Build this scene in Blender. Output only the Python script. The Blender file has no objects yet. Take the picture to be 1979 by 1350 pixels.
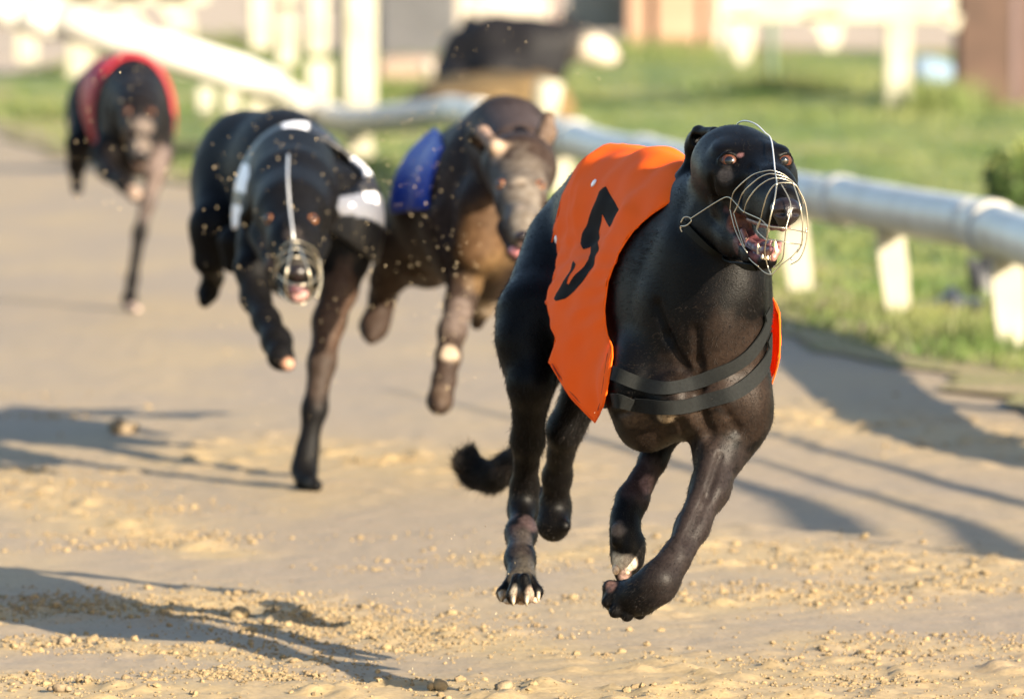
import bpy, math, random, time
import numpy as np
import openvdb
from mathutils import Vector, Matrix
from mathutils.geometry import delaunay_2d_cdt
R = math.radians
rng = np.random.default_rng(7)
random.seed(7)
scene = bpy.context.scene
COL = scene.collection

# ------------------------------------------------------------------ camera, world, sun, exposure
F = 12870.0            # focal length in photo pixels (1979 wide)
H = 1.05               # camera height
PITCH = math.atan((675 + 157) / F)
cam_d = bpy.data.cameras.new('camera')
cam = bpy.data.objects.new('camera', cam_d); COL.objects.link(cam)
cam.location = (0, 0, H); cam.rotation_euler = (math.pi / 2 - PITCH, 0, 0)
cam_d.sensor_width = 36; cam_d.lens = 36 * F / 1979
cam_d.clip_start = 0.1; cam_d.clip_end = 2000
cam_d.dof.use_dof = True; cam_d.dof.focus_distance = 8.74
cam_d.dof.aperture_fstop = 7.0
scene.camera = cam

SUN_DIR = Vector((0.65, -0.76, 0)).normalized()      # horizontal direction towards the sun
SUN_EL = R(18.5)
world = bpy.data.worlds.new('World'); scene.world = world; world.use_nodes = True
wn = world.node_tree.nodes; wl = world.node_tree.links
sky = wn.new('ShaderNodeTexSky'); sky.sky_type = 'NISHITA'; sky.sun_disc = False
sky.sun_elevation = SUN_EL; sky.sun_rotation = math.atan2(SUN_DIR.x, SUN_DIR.y)
sky.air_density = 1.0; sky.dust_density = 1.0
bg = wn['Background']; bg.inputs['Strength'].default_value = 0.075
wl.new(sky.outputs['Color'], bg.inputs['Color'])
sun_d = bpy.data.lights.new('sun', 'SUN'); sun_d.energy = 5.0; sun_d.angle = R(0.5)
sun_d.color = (1.0, 0.86, 0.66)
sun = bpy.data.objects.new('sun', sun_d); COL.objects.link(sun)
sv = Vector((SUN_DIR.x * math.cos(SUN_EL), SUN_DIR.y * math.cos(SUN_EL), math.sin(SUN_EL)))
sun.rotation_euler = sv.to_track_quat('Z', 'Y').to_euler(); sun.location = (6, -6, 6)
vs = scene.view_settings; vs.view_transform = 'Standard'; vs.look = 'None'; vs.gamma = 1
vs.exposure = 2.15
scene.cycles.max_bounces = 6; scene.cycles.diffuse_bounces = 3

# ------------------------------------------------------------------ helpers
CPI, SPI = math.cos(PITCH), math.sin(PITCH)
def ray(px, py):
    u = (px - 989.5) / F; v = (675 - py) / F
    # camera forward (0, cp, -sp), up (0, sp, cp)
    return np.array([u, CPI + v * SPI, -SPI + v * CPI])
CO = np.array([0, 0, H])
def P(px, py, d):
    """point whose distance along +Y is d metres, seen at photo pixel px, py"""
    r = ray(px, py); return CO + r * (d / r[1])
def G(px, py, z=0.0):
    r = ray(px, py); return CO + r * ((z - H) / r[2])
def S(d): return F / d      # pixels per metre

def inside_poly(pts, lp):
    pts = np.asarray(pts, float); x, y = pts[:, 0], pts[:, 1]; c = np.zeros(len(pts), bool)
    for i in range(len(lp)):
        (x1, y1), (x2, y2) = lp[i], lp[i - 1]
        if y1 == y2: continue
        c ^= ((y1 > y) != (y2 > y)) & (x < (x2 - x1) * (y - y1) / (y2 - y1) + x1)
    return c
def tag(o, label=None, cat=None, group=None, kind=None):
    if label: o['label'] = label
    if cat: o['category'] = cat
    if group: o['group'] = group
    if kind: o['kind'] = kind
    return o
def mesh_obj(name, verts, faces, mats, parent=None, smooth=True, fmat=None):
    me = bpy.data.meshes.new(name)
    verts = np.asarray(verts, dtype=np.float32)
    if isinstance(faces, np.ndarray):
        n = faces.shape[1]
        me.vertices.add(len(verts)); me.vertices.foreach_set('co', verts.ravel())
        me.loops.add(faces.size); me.loops.foreach_set('vertex_index', faces.astype(np.int32).ravel())
        me.polygons.add(len(faces))
        me.polygons.foreach_set('loop_start', np.arange(0, faces.size, n, dtype=np.int32))
        me.update(calc_edges=True)
    else:
        me.from_pydata(verts.tolist(), [], [tuple(int(i) for i in f) for f in faces]); me.update()
    if not isinstance(mats, (list, tuple)): mats = [mats]
    for m in mats: me.materials.append(m)
    if fmat is not None: me.polygons.foreach_set('material_index', np.asarray(fmat, dtype=np.int32))
    me.polygons.foreach_set('use_smooth', np.full(len(me.polygons), smooth))
    me.validate()
    o = bpy.data.objects.new(name, me); COL.objects.link(o)
    if parent is not None: parent_to(o, parent)
    return o
def parent_to(o, p):
    o.parent = p
    o.matrix_parent_inverse = Matrix.LocRotScale(p.location, p.rotation_euler, None).inverted()
def empty(name, loc):
    o = bpy.data.objects.new(name, None); COL.objects.link(o); o.location = Vector([float(x) for x in loc]); o.empty_display_size = 0.1
    return o

class MB:
    """collects boxes, tubes and so on into one mesh"""
    def __init__(s): s.v = []; s.f = []
    def add(s, v, f):
        n = len(s.v); s.v += [tuple(map(float, p)) for p in v]; s.f += [tuple(i + n for i in q) for q in f]; return s
    def box(s, c, size, rz=0.0, bev=0.0):
        hx, hy, hz = [q / 2 for q in size]; b = bev
        vs_ = []
        if b <= 0:
            for z in (-hz, hz):
                for x, y in ((-hx, -hy), (hx, -hy), (hx, hy), (-hx, hy)): vs_.append((x, y, z))
            fs = [(3, 2, 1, 0), (4, 5, 6, 7), (0, 1, 5, 4), (1, 2, 6, 5), (2, 3, 7, 6), (3, 0, 4, 7)]
        else:
            prof = []
            for x, y in ((-hx, -hy), (hx, -hy), (hx, hy), (-hx, hy)):
                sx, sy = (1 if x > 0 else -1), (1 if y > 0 else -1)
                pr = [(x - sx * b, y), (x, y - sy * b)]
                if sx * sy > 0: pr = pr[::-1] 
                prof += pr
            # order counter clockwise
            prof.sort(key=lambda q: math.atan2(q[1] / hy, q[0] / hx))
            n = len(prof)
            for z, ins in ((-hz, b), (-hz + b, 0), (hz - b, 0), (hz, b)):
                for x, y in prof:
                    kx = (hx - ins) / hx; ky = (hy - ins) / hy
                    vs_.append((x * kx, y * ky, z))
            fs = [tuple(range(n))[::-1], tuple(range(3 * n, 4 * n))]
            for r in range(3):
                for i in range(n):
                    j = (i + 1) % n; fs.append((r * n + i, r * n + j, (r + 1) * n + j, (r + 1) * n + i))
        ca, sa = math.cos(rz), math.sin(rz)
        s.add([(c[0] + x * ca - y * sa, c[1] + x * sa + y * ca, c[2] + z) for x, y, z in vs_], fs); return s
    def tube(s, pts, rad, seg=8, closed=False, caps=True):
        pts = [np.array(p, float) for p in pts]; n = len(pts)
        if np.isscalar(rad): rad = [rad] * n
        up = None; vs_ = []
        for i, p in enumerate(pts):
            if closed: t = pts[(i + 1) % n] - pts[i - 1]
            else: t = pts[min(i + 1, n - 1)] - pts[max(i - 1, 0)]
            t = t / (np.linalg.norm(t) + 1e-9)
            if up is None:
                up = np.array([0, 0, 1.0]) if abs(t[2]) < .9 else np.array([1.0, 0, 0])
            up = up - t * (up @ t); up /= np.linalg.norm(up) + 1e-9
            b = np.cross(t, up)
            for k in range(seg):
                a = 2 * math.pi * k / seg
                vs_.append(p + (up * math.cos(a) + b * math.sin(a)) * rad[i])
        fs = []
        for i in range(n if closed else n - 1):
            for k in range(seg):
                a, b_ = i * seg + k, i * seg + (k + 1) % seg
                j = (i + 1) % n
                fs.append((a, b_, j * seg + (k + 1) % seg, j * seg + k))
        if caps and not closed:
            fs.append(tuple(range(seg))[::-1]); fs.append(tuple((n - 1) * seg + k for k in range(seg)))
        s.add(vs_, fs); return s
    def prism(s, outline, axis_pt, ex, ez, thick_dir, thick):
        """outline (a,b) in the plane ex, ez round axis_pt, extruded both ways along thick_dir"""
        o = np.array(axis_pt, float); ex = np.array(ex, float); ez = np.array(ez, float); td = np.array(thick_dir, float)
        n = len(outline)
        v = [o + ex * a + ez * b - td * thick / 2 for a, b in outline] + [o + ex * a + ez * b + td * thick / 2 for a, b in outline]
        f = [tuple(range(n)), tuple(range(n, 2 * n))[::-1]]
        for i in range(n):
            j = (i + 1) % n; f.append((i, i + n, j + n, j))
        s.add(v, f); return s
    def build(s, name, mat, parent=None, smooth=False):
        o = mesh_obj(name, s.v, s.f, mat, parent, smooth)
        return o

def spline(pts, n=8, closed=False):
    """Catmull-Rom through the points"""
    pts = [np.array(p, float) for p in pts]; out = []
    m = len(pts)
    for i in range(m if closed else m - 1):
        if closed: p0, p1, p2, p3 = pts[i - 1], pts[i], pts[(i + 1) % m], pts[(i + 2) % m]
        else: p0, p1, p2, p3 = pts[max(i - 1, 0)], pts[i], pts[i + 1], pts[min(i + 2, m - 1)]
        for k in range(n):
            t = k / n
            out.append(0.5 * ((2 * p1) + (-p0 + p2) * t + (2 * p0 - 5 * p1 + 4 * p2 - p3) * t * t + (-p0 + 3 * p1 - 3 * p2 + p3) * t ** 3))
    if not closed: out.append(pts[-1])
    return out

# ------------------------------------------------------------------ materials
def mat(name, col, rough=0.6, spec=0.5, metal=0.0, noise=None, bump=None, col2=None, coat=0.0, trans=0.0, sheen=0.0, attr=None, backlit=0.0, sub=0.0):
    m = bpy.data.materials.new(name); m.use_nodes = True
    nt = m.node_tree; b = nt.nodes['Principled BSDF']
    b.inputs['Base Color'].default_value = (*col, 1); b.inputs['Roughness'].default_value = rough
    b.inputs['Specular IOR Level'].default_value = spec; b.inputs['Metallic'].default_value = metal
    b.inputs['Coat Weight'].default_value = coat; b.inputs['Sheen Weight'].default_value = sheen
    if sub: 
        b.inputs['Subsurface Weight'].default_value = sub; b.inputs['Subsurface Scale'].default_value = 0.01
    geo = nt.nodes.new('ShaderNodeNewGeometry')
    src = None
    if attr:
        a = nt.nodes.new('ShaderNodeAttribute'); a.attribute_name = attr; src = a.outputs['Color']
    if noise:
        t = nt.nodes.new('ShaderNodeTexNoise'); t.inputs['Scale'].default_value = noise; t.inputs['Detail'].default_value = 5
        nt.links.new(geo.outputs['Position'], t.inputs['Vector'])
        mx = nt.nodes.new('ShaderNodeMix'); mx.data_type = 'RGBA'
        rp = nt.nodes.new('ShaderNodeValToRGB'); rp.color_ramp.elements[0].position = .35; rp.color_ramp.elements[1].position = .68
        nt.links.new(t.outputs['Fac'], rp.inputs['Fac']); nt.links.new(rp.outputs['Color'], mx.inputs['Factor'])
        if src is not None:
            nt.links.new(src, mx.inputs['A'])
            mul = nt.nodes.new('ShaderNodeMix'); mul.data_type = 'RGBA'; mul.blend_type = 'MULTIPLY'; mul.inputs['Factor'].default_value = 1
            nt.links.new(src, mul.inputs['A']); mul.inputs['B'].default_value = (*(col2 or (.6, .6, .6)), 1)
            nt.links.new(mul.outputs['Result'], mx.inputs['B'])
        else:
            mx.inputs['A'].default_value = (*col, 1); mx.inputs['B'].default_value = (*(col2 or col), 1)
        src = mx.outputs['Result']
    if src is not None: nt.links.new(src, b.inputs['Base Color'])
    if bump:
        t = nt.nodes.new('ShaderNodeTexNoise'); t.inputs['Scale'].default_value = bump[0]; t.inputs['Detail'].default_value = 4
        nt.links.new(geo.outputs['Position'], t.inputs['Vector'])
        bp = nt.nodes.new('ShaderNodeBump'); bp.inputs['Strength'].default_value = bump[1]; bp.inputs['Distance'].default_value = bump[2]
        nt.links.new(t.outputs['Fac'], bp.inputs['Height']); nt.links.new(bp.outputs['Normal'], b.inputs['Normal'])
    if backlit:
        tr = nt.nodes.new('ShaderNodeBsdfTranslucent'); tr.inputs['Color'].default_value = (*col, 1)
        mxs = nt.nodes.new('ShaderNodeMixShader'); mxs.inputs[0].default_value = backlit
        nt.links.new(b.outputs[0], mxs.inputs[1]); nt.links.new(tr.outputs[0], mxs.inputs[2])
        nt.links.new(mxs.outputs[0], nt.nodes['Material Output'].inputs['Surface'])
        if src is not None: nt.links.new(src, tr.inputs['Color'])
    return m
M = {}
M['fur'] = mat('short_fur', (.02, .017, .016), .48, .10, attr='pigment', noise=210, col2=(.6, .58, .58), bump=(420, .35, .0012))
M['hair'] = mat('loose_hair', (.006, .005, .005), .4, .18)
_nt = M['hair'].node_tree; _h = _nt.nodes.new('ShaderNodeHairInfo'); _r = _nt.nodes.new('ShaderNodeValToRGB')
_r.color_ramp.elements[0].position = .55; _r.color_ramp.elements[0].color = (.0018, .0015, .0015, 1); _r.color_ramp.elements[1].color = (.022, .015, .011, 1)
_nt.links.new(_h.outputs['Random'], _r.inputs['Fac']); _nt.links.new(_r.outputs[0], _nt.nodes['Principled BSDF'].inputs['Base Color'])
M['fur_soft'] = mat('dusty_fur', (.03, .025, .022), .6, .10, attr='pigment', noise=60, col2=(.6, .55, .5), bump=(200, .2, .002))
M['orange'] = mat('orange_nylon', (.98, .140, .010), .7, .10, bump=(900, .12, .0006), backlit=.30, noise=14, col2=(.96, .130, .008))
M['stitch'] = mat('dark_orange_thread', (.30, .03, .004), .7, .2)
M['ink'] = mat('black_print', (.004, .0025, .0025), .8, .05, bump=(900, .1, .0005))
M['elastic'] = mat('grey_elastic', (.007, .008, .008), .8, .15, bump=(1400, .4, .0008), noise=300, col2=(.0045, .005, .005))
M['leather'] = mat('leather_strap', (.004, .005, .004), .6, .12, bump=(300, .3, .001))
M['wire'] = mat('steel_wire', (.48, .43, .33), .35, .5, metal=.9)
M['wire_dull'] = mat('soft_wire', (.55, .55, .55), .45, .5, metal=.6)
M['pin'] = mat('pearly_button', (.75, .72, .72), .25, .6)
M['iris'] = mat('amber_iris', (.062, .021, .009), .35, .3, coat=.0, noise=500, col2=(.03, .009, .005))
M['pupil'] = mat('black_pupil', (.002, .002, .002), .08, .4, coat=.4)
M['nose'] = mat('wet_nose', (.007, .004, .004), .3, .45, bump=(700, .5, .001))
M['tongue'] = mat('pink_tongue', (.13, .055, .06), .35, .4, noise=120, col2=(.06, .025, .03), bump=(500, .3, .001), sub=.1)
M['gum'] = mat('mottled_gum', (.24, .11, .09), .3, .5, noise=110, col2=(.05, .02, .02), bump=(300, .4, .0015))
M['tooth'] = mat('ivory_tooth', (.62, .50, .33), .25, .5)
M['claw'] = mat('horn_claw', (.30, .24, .17), .4, .5)
M['pad'] = mat('paw_pad', (.22, .13, .09), .6, .4, noise=150, col2=(.5, .40, .28), bump=(400, .4, .002))

# ------------------------------------------------------------------ implicit bodies
class Body:
    """smooth union of round cones and ellipsoids, meshed from a signed distance grid"""
    def __init__(s): s.pr = []
    def cap(s, a, ra, b, rb, k=.015, g='', op='+'):
        s.pr.append(dict(t='c', a=np.array(a, float), b=np.array(b, float), ra=ra, rb=rb, k=k, g=g, op=op)); return s
    def ell(s, c, r, ax=None, k=.03, g='', op='+'):
        ax = np.eye(3) if ax is None else np.array(ax, float)
        s.pr.append(dict(t='e', a=np.array(c, float), r=np.array(r, float), ax=ax, k=k, g=g, op=op)); return s
    def limb(s, pts, k=.012, g='', op='+'):
        """pts: list of (px, py, depth, radius in photo pixels)"""
        q = [(P(x, y, d), r / S(d)) for x, y, d, r in pts]
        for (a, ra), (b, rb) in zip(q[:-1], q[1:]): s.cap(a, ra, b, rb, k, g, op)
        return s
    @staticmethod
    def dist(p, X):
        if p['t'] == 'c':
            ba = p['b'] - p['a']; pa = X - p['a'].astype(X.dtype)
            h = np.clip((pa @ ba.astype(X.dtype)) / (ba @ ba), 0, 1)
            q = pa - h[..., None] * ba.astype(X.dtype)
            return np.sqrt((q * q).sum(-1)) - (p['ra'] + (p['rb'] - p['ra']) * h)
        q = (X - p['a'].astype(X.dtype)) @ p['ax'].T.astype(X.dtype)
        k0 = np.sqrt(((q / p['r']) ** 2).sum(-1)); k1 = np.sqrt(((q / p['r'] ** 2) ** 2).sum(-1)) + 1e-9
        return k0 * (k0 - 1) / k1
    @staticmethod
    def blend(D, d, k, op):
        if op == '+':
            h = np.maximum(k - np.abs(D - d), 0) / k; return np.minimum(D, d) - h * h * k * .25
        h = np.maximum(k - np.abs(D + d), 0) / k; return np.maximum(D, -d) + h * h * k * .25
    def ext(s, p):
        if p['t'] == 'c':
            return np.minimum(p['a'] - p['ra'], p['b'] - p['rb']), np.maximum(p['a'] + p['ra'], p['b'] + p['rb'])
        e = np.sqrt(((p['ax'] * p['r'][:, None]) ** 2).sum(0)); return p['a'] - e, p['a'] + e
    def sdf(s, X, groups=None):
        X = np.asarray(X, float); D = np.full(X.shape[:-1], 1.0)
        for p in s.pr:
            if groups and p['g'] not in groups: continue
            D = s.blend(D, s.dist(p, X), p['k'], p['op'])
        return D
    def hit(s, px, py, groups=None, d0=8.0, d1=20.0):
        """first point of the surface on the line of sight (or the nearest miss)"""
        r = ray(px, py); r = r / np.linalg.norm(r); t = d0
        best = (9, t)
        for _ in range(160):
            d = float(s.sdf((CO + r * t)[None], groups)[0])
            if d < best[0]: best = (d, t)
            if d < .0003: break
            t += max(d * .8, .0003)
            if t > d1: t = best[1]; break
        return CO + r * t
    def normal(s, p, groups=None):
        e = .002; n = np.array([float(s.sdf((p + e * np.eye(3)[i])[None], groups)[0] - s.sdf((p - e * np.eye(3)[i])[None], groups)[0]) for i in range(3)])
        return n / (np.linalg.norm(n) + 1e-9)
    def grid(s, vox):
        lo = np.min([s.ext(p)[0] for p in s.pr if p['op'] == '+'], 0) - .02
        hi = np.max([s.ext(p)[1] for p in s.pr if p['op'] == '+'], 0) + .02
        n = np.ceil((hi - lo) / vox).astype(int) + 1
        D = np.full(n, .5, np.float32)
        for p in s.pr:
            a, b = s.ext(p); m = p['k'] + 4 * vox + .006
            i0 = np.clip(np.floor((a - m - lo) / vox).astype(int), 0, n - 1); i1 = np.clip(np.ceil((b + m - lo) / vox).astype(int) + 1, 1, n)
            if (i1 <= i0).any(): continue
            ax = [(lo[j] + np.arange(i0[j], i1[j]) * vox).astype(np.float32) for j in range(3)]
            X = np.stack(np.meshgrid(*ax, indexing='ij'), -1)
            sl = tuple(slice(i0[j], i1[j]) for j in range(3))
            D[sl] = s.blend(D[sl], s.dist(p, X).astype(np.float32), p['k'], p['op'])
        return D, lo
    def surface(s, vox):
        D, lo = s.grid(vox); w = 4 * vox
        D = np.clip(D, -w, w)
        g = openvdb.FloatGrid(w); g.copyFromArray(D.astype(np.float64))
        pts, quads = g.convertToQuads(0.0)
        return np.asarray(pts, float) * vox + lo, np.asarray(quads)[:, ::-1].copy()
    def flow(s, X):
        """hair direction: along the bone nearest each point"""
        best = np.full(len(X), 9.0); D = np.zeros_like(X)
        for p in s.pr:
            if p['op'] != '+': continue
            if 'dir' in p: v = p['dir']
            elif p['t'] == 'c': v = p['b'] - p['a']
            else: v = np.array([-.2, .9, -.35])
            v = v / (np.linalg.norm(v) + 1e-9); d = s.dist(p, X); m = d < best
            best[m] = d[m]; D[m] = v
        return D

def hash3(X, f):
    q = X * f
    return (np.sin(q[:, 0] * 1.7 + 1.3 * np.sin(q[:, 1] * 1.1 + 2)) + np.sin(q[:, 1] * 1.9 + 1.7 * np.sin(q[:, 2] * .9)) + np.sin(q[:, 2] * 2.3 + 1.1 * np.sin(q[:, 0] * 1.3 + 1))) / 3
def pigment(o, base, spots, jitter=.0):
    """coat colour: spots = (point, radius, colour, strength)"""
    me = o.data; n = len(me.vertices); co = np.empty(n * 3, np.float32); me.vertices.foreach_get('co', co); co = co.reshape(-1, 3)
    C = np.tile(np.array(base, float), (n, 1))
    wob = 1 + .25 * hash3(co, 60) + .15 * hash3(co, 170)
    for p, r, c, st in spots:
        d = np.linalg.norm(co - np.array(p), axis=1) / (r * wob)
        w = np.clip((1.25 - d) / .5, 0, 1) * st
        C = C * (1 - w[:, None]) + np.array(c) * w[:, None]
    C = np.concatenate([C, np.ones((n, 1))], 1).astype(np.float32)
    a = me.color_attributes.new('pigment', 'FLOAT_COLOR', 'POINT'); a.data.foreach_set('color', C.ravel())

def add_fur(body, verts, quads, n, length, rad, parent, material, name='fur', weight=None, lift=.25, seed=1):
    """short strands lying on the surface, each a curve of three points"""
    g = np.random.default_rng(seed)
    A = np.asarray(verts)[quads]; e1 = A[:, 2] - A[:, 0]; e2 = A[:, 3] - A[:, 1]
    nr = np.cross(e1, e2); ar = np.linalg.norm(nr, axis=1) + 1e-12; nr = nr / ar[:, None]
    cen = A.mean(1)
    w = ar.copy()
    L = np.full(len(cen), length)
    if weight is not None:
        ww, L = weight(cen, nr); w *= ww
    idx = g.choice(len(cen), n, p=w / w.sum())
    uv = g.random((n, 2, 1)); q = A[idx]
    p0 = (q[:, 0] * (1 - uv[:, 0]) + q[:, 1] * uv[:, 0]) * (1 - uv[:, 1]) + (q[:, 3] * (1 - uv[:, 0]) + q[:, 2] * uv[:, 0]) * uv[:, 1]
    nn = nr[idx]
    # outward test
    t = body.sdf(p0[:200] + nn[:200] * .004) - body.sdf(p0[:200] - nn[:200] * .004)
    if t.mean() < 0: nn = -nn
    f = body.flow(p0); f = f - nn * (f * nn).sum(1)[:, None]; f /= np.linalg.norm(f, axis=1)[:, None] + 1e-6
    f += g.normal(0, .28, f.shape); l = (L[idx] if hasattr(L, '__len__') else L) * g.uniform(.6, 1.25, n)
    p1 = p0 + (f * .5 + nn * lift) * l[:, None]; p2 = p0 + (f * 1.0 + nn * lift * 1.3) * l[:, None]
    pts = np.stack([p0 - nn * .0006, p1, p2], 1).reshape(-1, 3).astype(np.float32)
    c = bpy.data.hair_curves.new(name); c.add_curves([3] * n)
    c.points.foreach_set('position', pts.ravel())
    rr = np.tile(np.array([rad, rad * .75, rad * .12], np.float32), n)
    c.points.foreach_set('radius', rr)
    c.materials.append(material)
    o = bpy.data.objects.new(name, c); COL.objects.link(o); parent_to(o, parent)
    o['kind'] = 'stuff'
    return o

def ball(c, r, seg=20, rings=12, ax=None):
    c = np.array(c, float); r = np.array([r] * 3 if np.isscalar(r) else r, float); ax = np.eye(3) if ax is None else np.array(ax)
    v = [c + ax.T @ (r * np.array([0, 0, 1]))]
    for i in range(1, rings):
        a = math.pi * i / rings
        for k in range(seg):
            b = 2 * math.pi * k / seg
            v.append(c + ax.T @ (r * np.array([math.sin(a) * math.cos(b), math.sin(a) * math.sin(b), math.cos(a)])))
    v.append(c + ax.T @ (r * np.array([0, 0, -1])))
    f = [(0, 1 + k, 1 + (k + 1) % seg) for k in range(seg)]
    for i in range(rings - 2):
        for k in range(seg):
            a, b = 1 + i * seg + k, 1 + i * seg + (k + 1) % seg
            f.append((a, a + seg, b + seg, b))
    n = len(v) - 1
    f += [(n, 1 + (rings - 2) * seg + (k + 1) % seg, 1 + (rings - 2) * seg + k) for k in range(seg)]
    return v, f
def frame_from(n):
    n = np.array(n, float); n /= np.linalg.norm(n); u = np.array([0, 0, 1.0]); x = np.cross(u, n); x /= np.linalg.norm(x) + 1e-9
    y = np.cross(n, x); return np.array([x, y, n])       # rows: right, up, out
def eye(name, body, px, py, r, look, parent, groups=None, d0=8.0, d1=20, sink=.55, iris_mat='iris'):
    """eyeball with iris and pupil set as domes on it, looking along `look`"""
    p = body.hit(px, py, groups, d0, d1); n = body.normal(p, groups)
    c = p - n * r * sink
    look = np.array(look, float); look /= np.linalg.norm(look)
    v, f = ball(c, r, 24, 16, frame_from(look))
    me = mesh_obj(name, v, f, [M['iris'] if iris_mat == 'iris' else M[iris_mat], M['pupil']], parent, True)
    ax = frame_from(look)
    fm = []
    for poly in me.data.polygons:
        d = np.array(me.data.vertices[poly.vertices[0]].co) * 0
        cc = np.mean([np.array(me.data.vertices[i].co) for i in poly.vertices], 0) - c
        a = math.degrees(math.acos(np.clip((cc @ look) / np.linalg.norm(cc), -1, 1)))
        fm.append(1 if (a < 24 or a > 62) else 0)
    me.data.polygons.foreach_set('material_index', fm)
    return me, c

def strip_on(body, pix, width, lift, groups=None, d0=8., d1=20., n=10, thick=.002, vdir=None):
    """ribbon lying on the body along the photo path pix"""
    pts = [body.hit(x, y, groups, d0, d1) for x, y in pix]
    return ribbon(body, spline(pts, n), width, lift, groups, thick)
def ribbon(body, path, width, lift, groups=None, thick=.002):
    v = []; m = len(path)
    for i, p in enumerate(path):
        t = path[min(i + 1, m - 1)] - path[max(i - 1, 0)]; t /= np.linalg.norm(t) + 1e-9
        nn = body.normal(p, groups)
        b = np.cross(t, nn); b /= np.linalg.norm(b) + 1e-9
        w = width[i * (len(width) - 1) // max(m - 1, 1)] if hasattr(width, '__len__') else width
        nn = np.cross(b, t); nn /= np.linalg.norm(nn)
        if float(body.sdf((p + nn * .01)[None], groups)[0]) < float(body.sdf((p - nn * .01)[None], groups)[0]): nn = -nn
        for q, l in ((-.5, lift), (.5, lift), (.5, lift + thick), (-.5, lift + thick)): v.append(p + b * w * q + nn * l)
    V, f = [], []
    for k in range(4):
        k2 = (k + 1) % 4; n0 = len(V)
        for i in range(m): V += [v[i * 4 + k], v[i * 4 + k2]]
        f += [(n0 + 2 * i, n0 + 2 * i + 1, n0 + 2 * i + 3, n0 + 2 * i + 2) for i in range(m - 1)]
    v = V
    return v, f

def coat_patch(body, A, B, front, back, groups, lift=.005, step=.012, holes=(), wob=.0018, right=None):
    """racing jacket: sheet over the trunk bounded by front / back edges given as (theta, s); returns function too"""
    A = np.array(A, float); B = np.array(B, float); ax = (B - A); LN = np.linalg.norm(ax); ax /= LN
    up = np.array([0, 0, 1.0]); up = up - ax * (up @ ax); up /= np.linalg.norm(up); rt = np.cross(ax, up)   # rt: dog's right
    def to_st(p):
        q = np.array(p) - A; s = q @ ax; return s, math.atan2(q @ rt, q @ up)
    def surf(st, lift):
        st = np.asarray(st, float); s_, th = st[:, 0], st[:, 1]
        base = A + np.outer(s_, ax); dr = np.outer(np.cos(th), up) + np.outer(np.sin(th), rt)
        t = np.full(len(st), .03)
        for _ in range(40):
            d = body.sdf(base + dr * t[:, None], groups); t += np.clip(-d, -.02, .02) * .9
        return base + dr * (t[:, None] + lift if np.isscalar(lift) else (t + lift)[:, None]), dr
    return to_st, surf

# ================================================================== LEAD DOG (orange jacket)
def body_mesh(body, vox, base, spots, material, parent, name='body'):
    v, q = body.surface(vox)
    o = mesh_obj(name, v, q, material, parent, True)
    pigment(o, base, spots)
    return o, v, q

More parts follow.
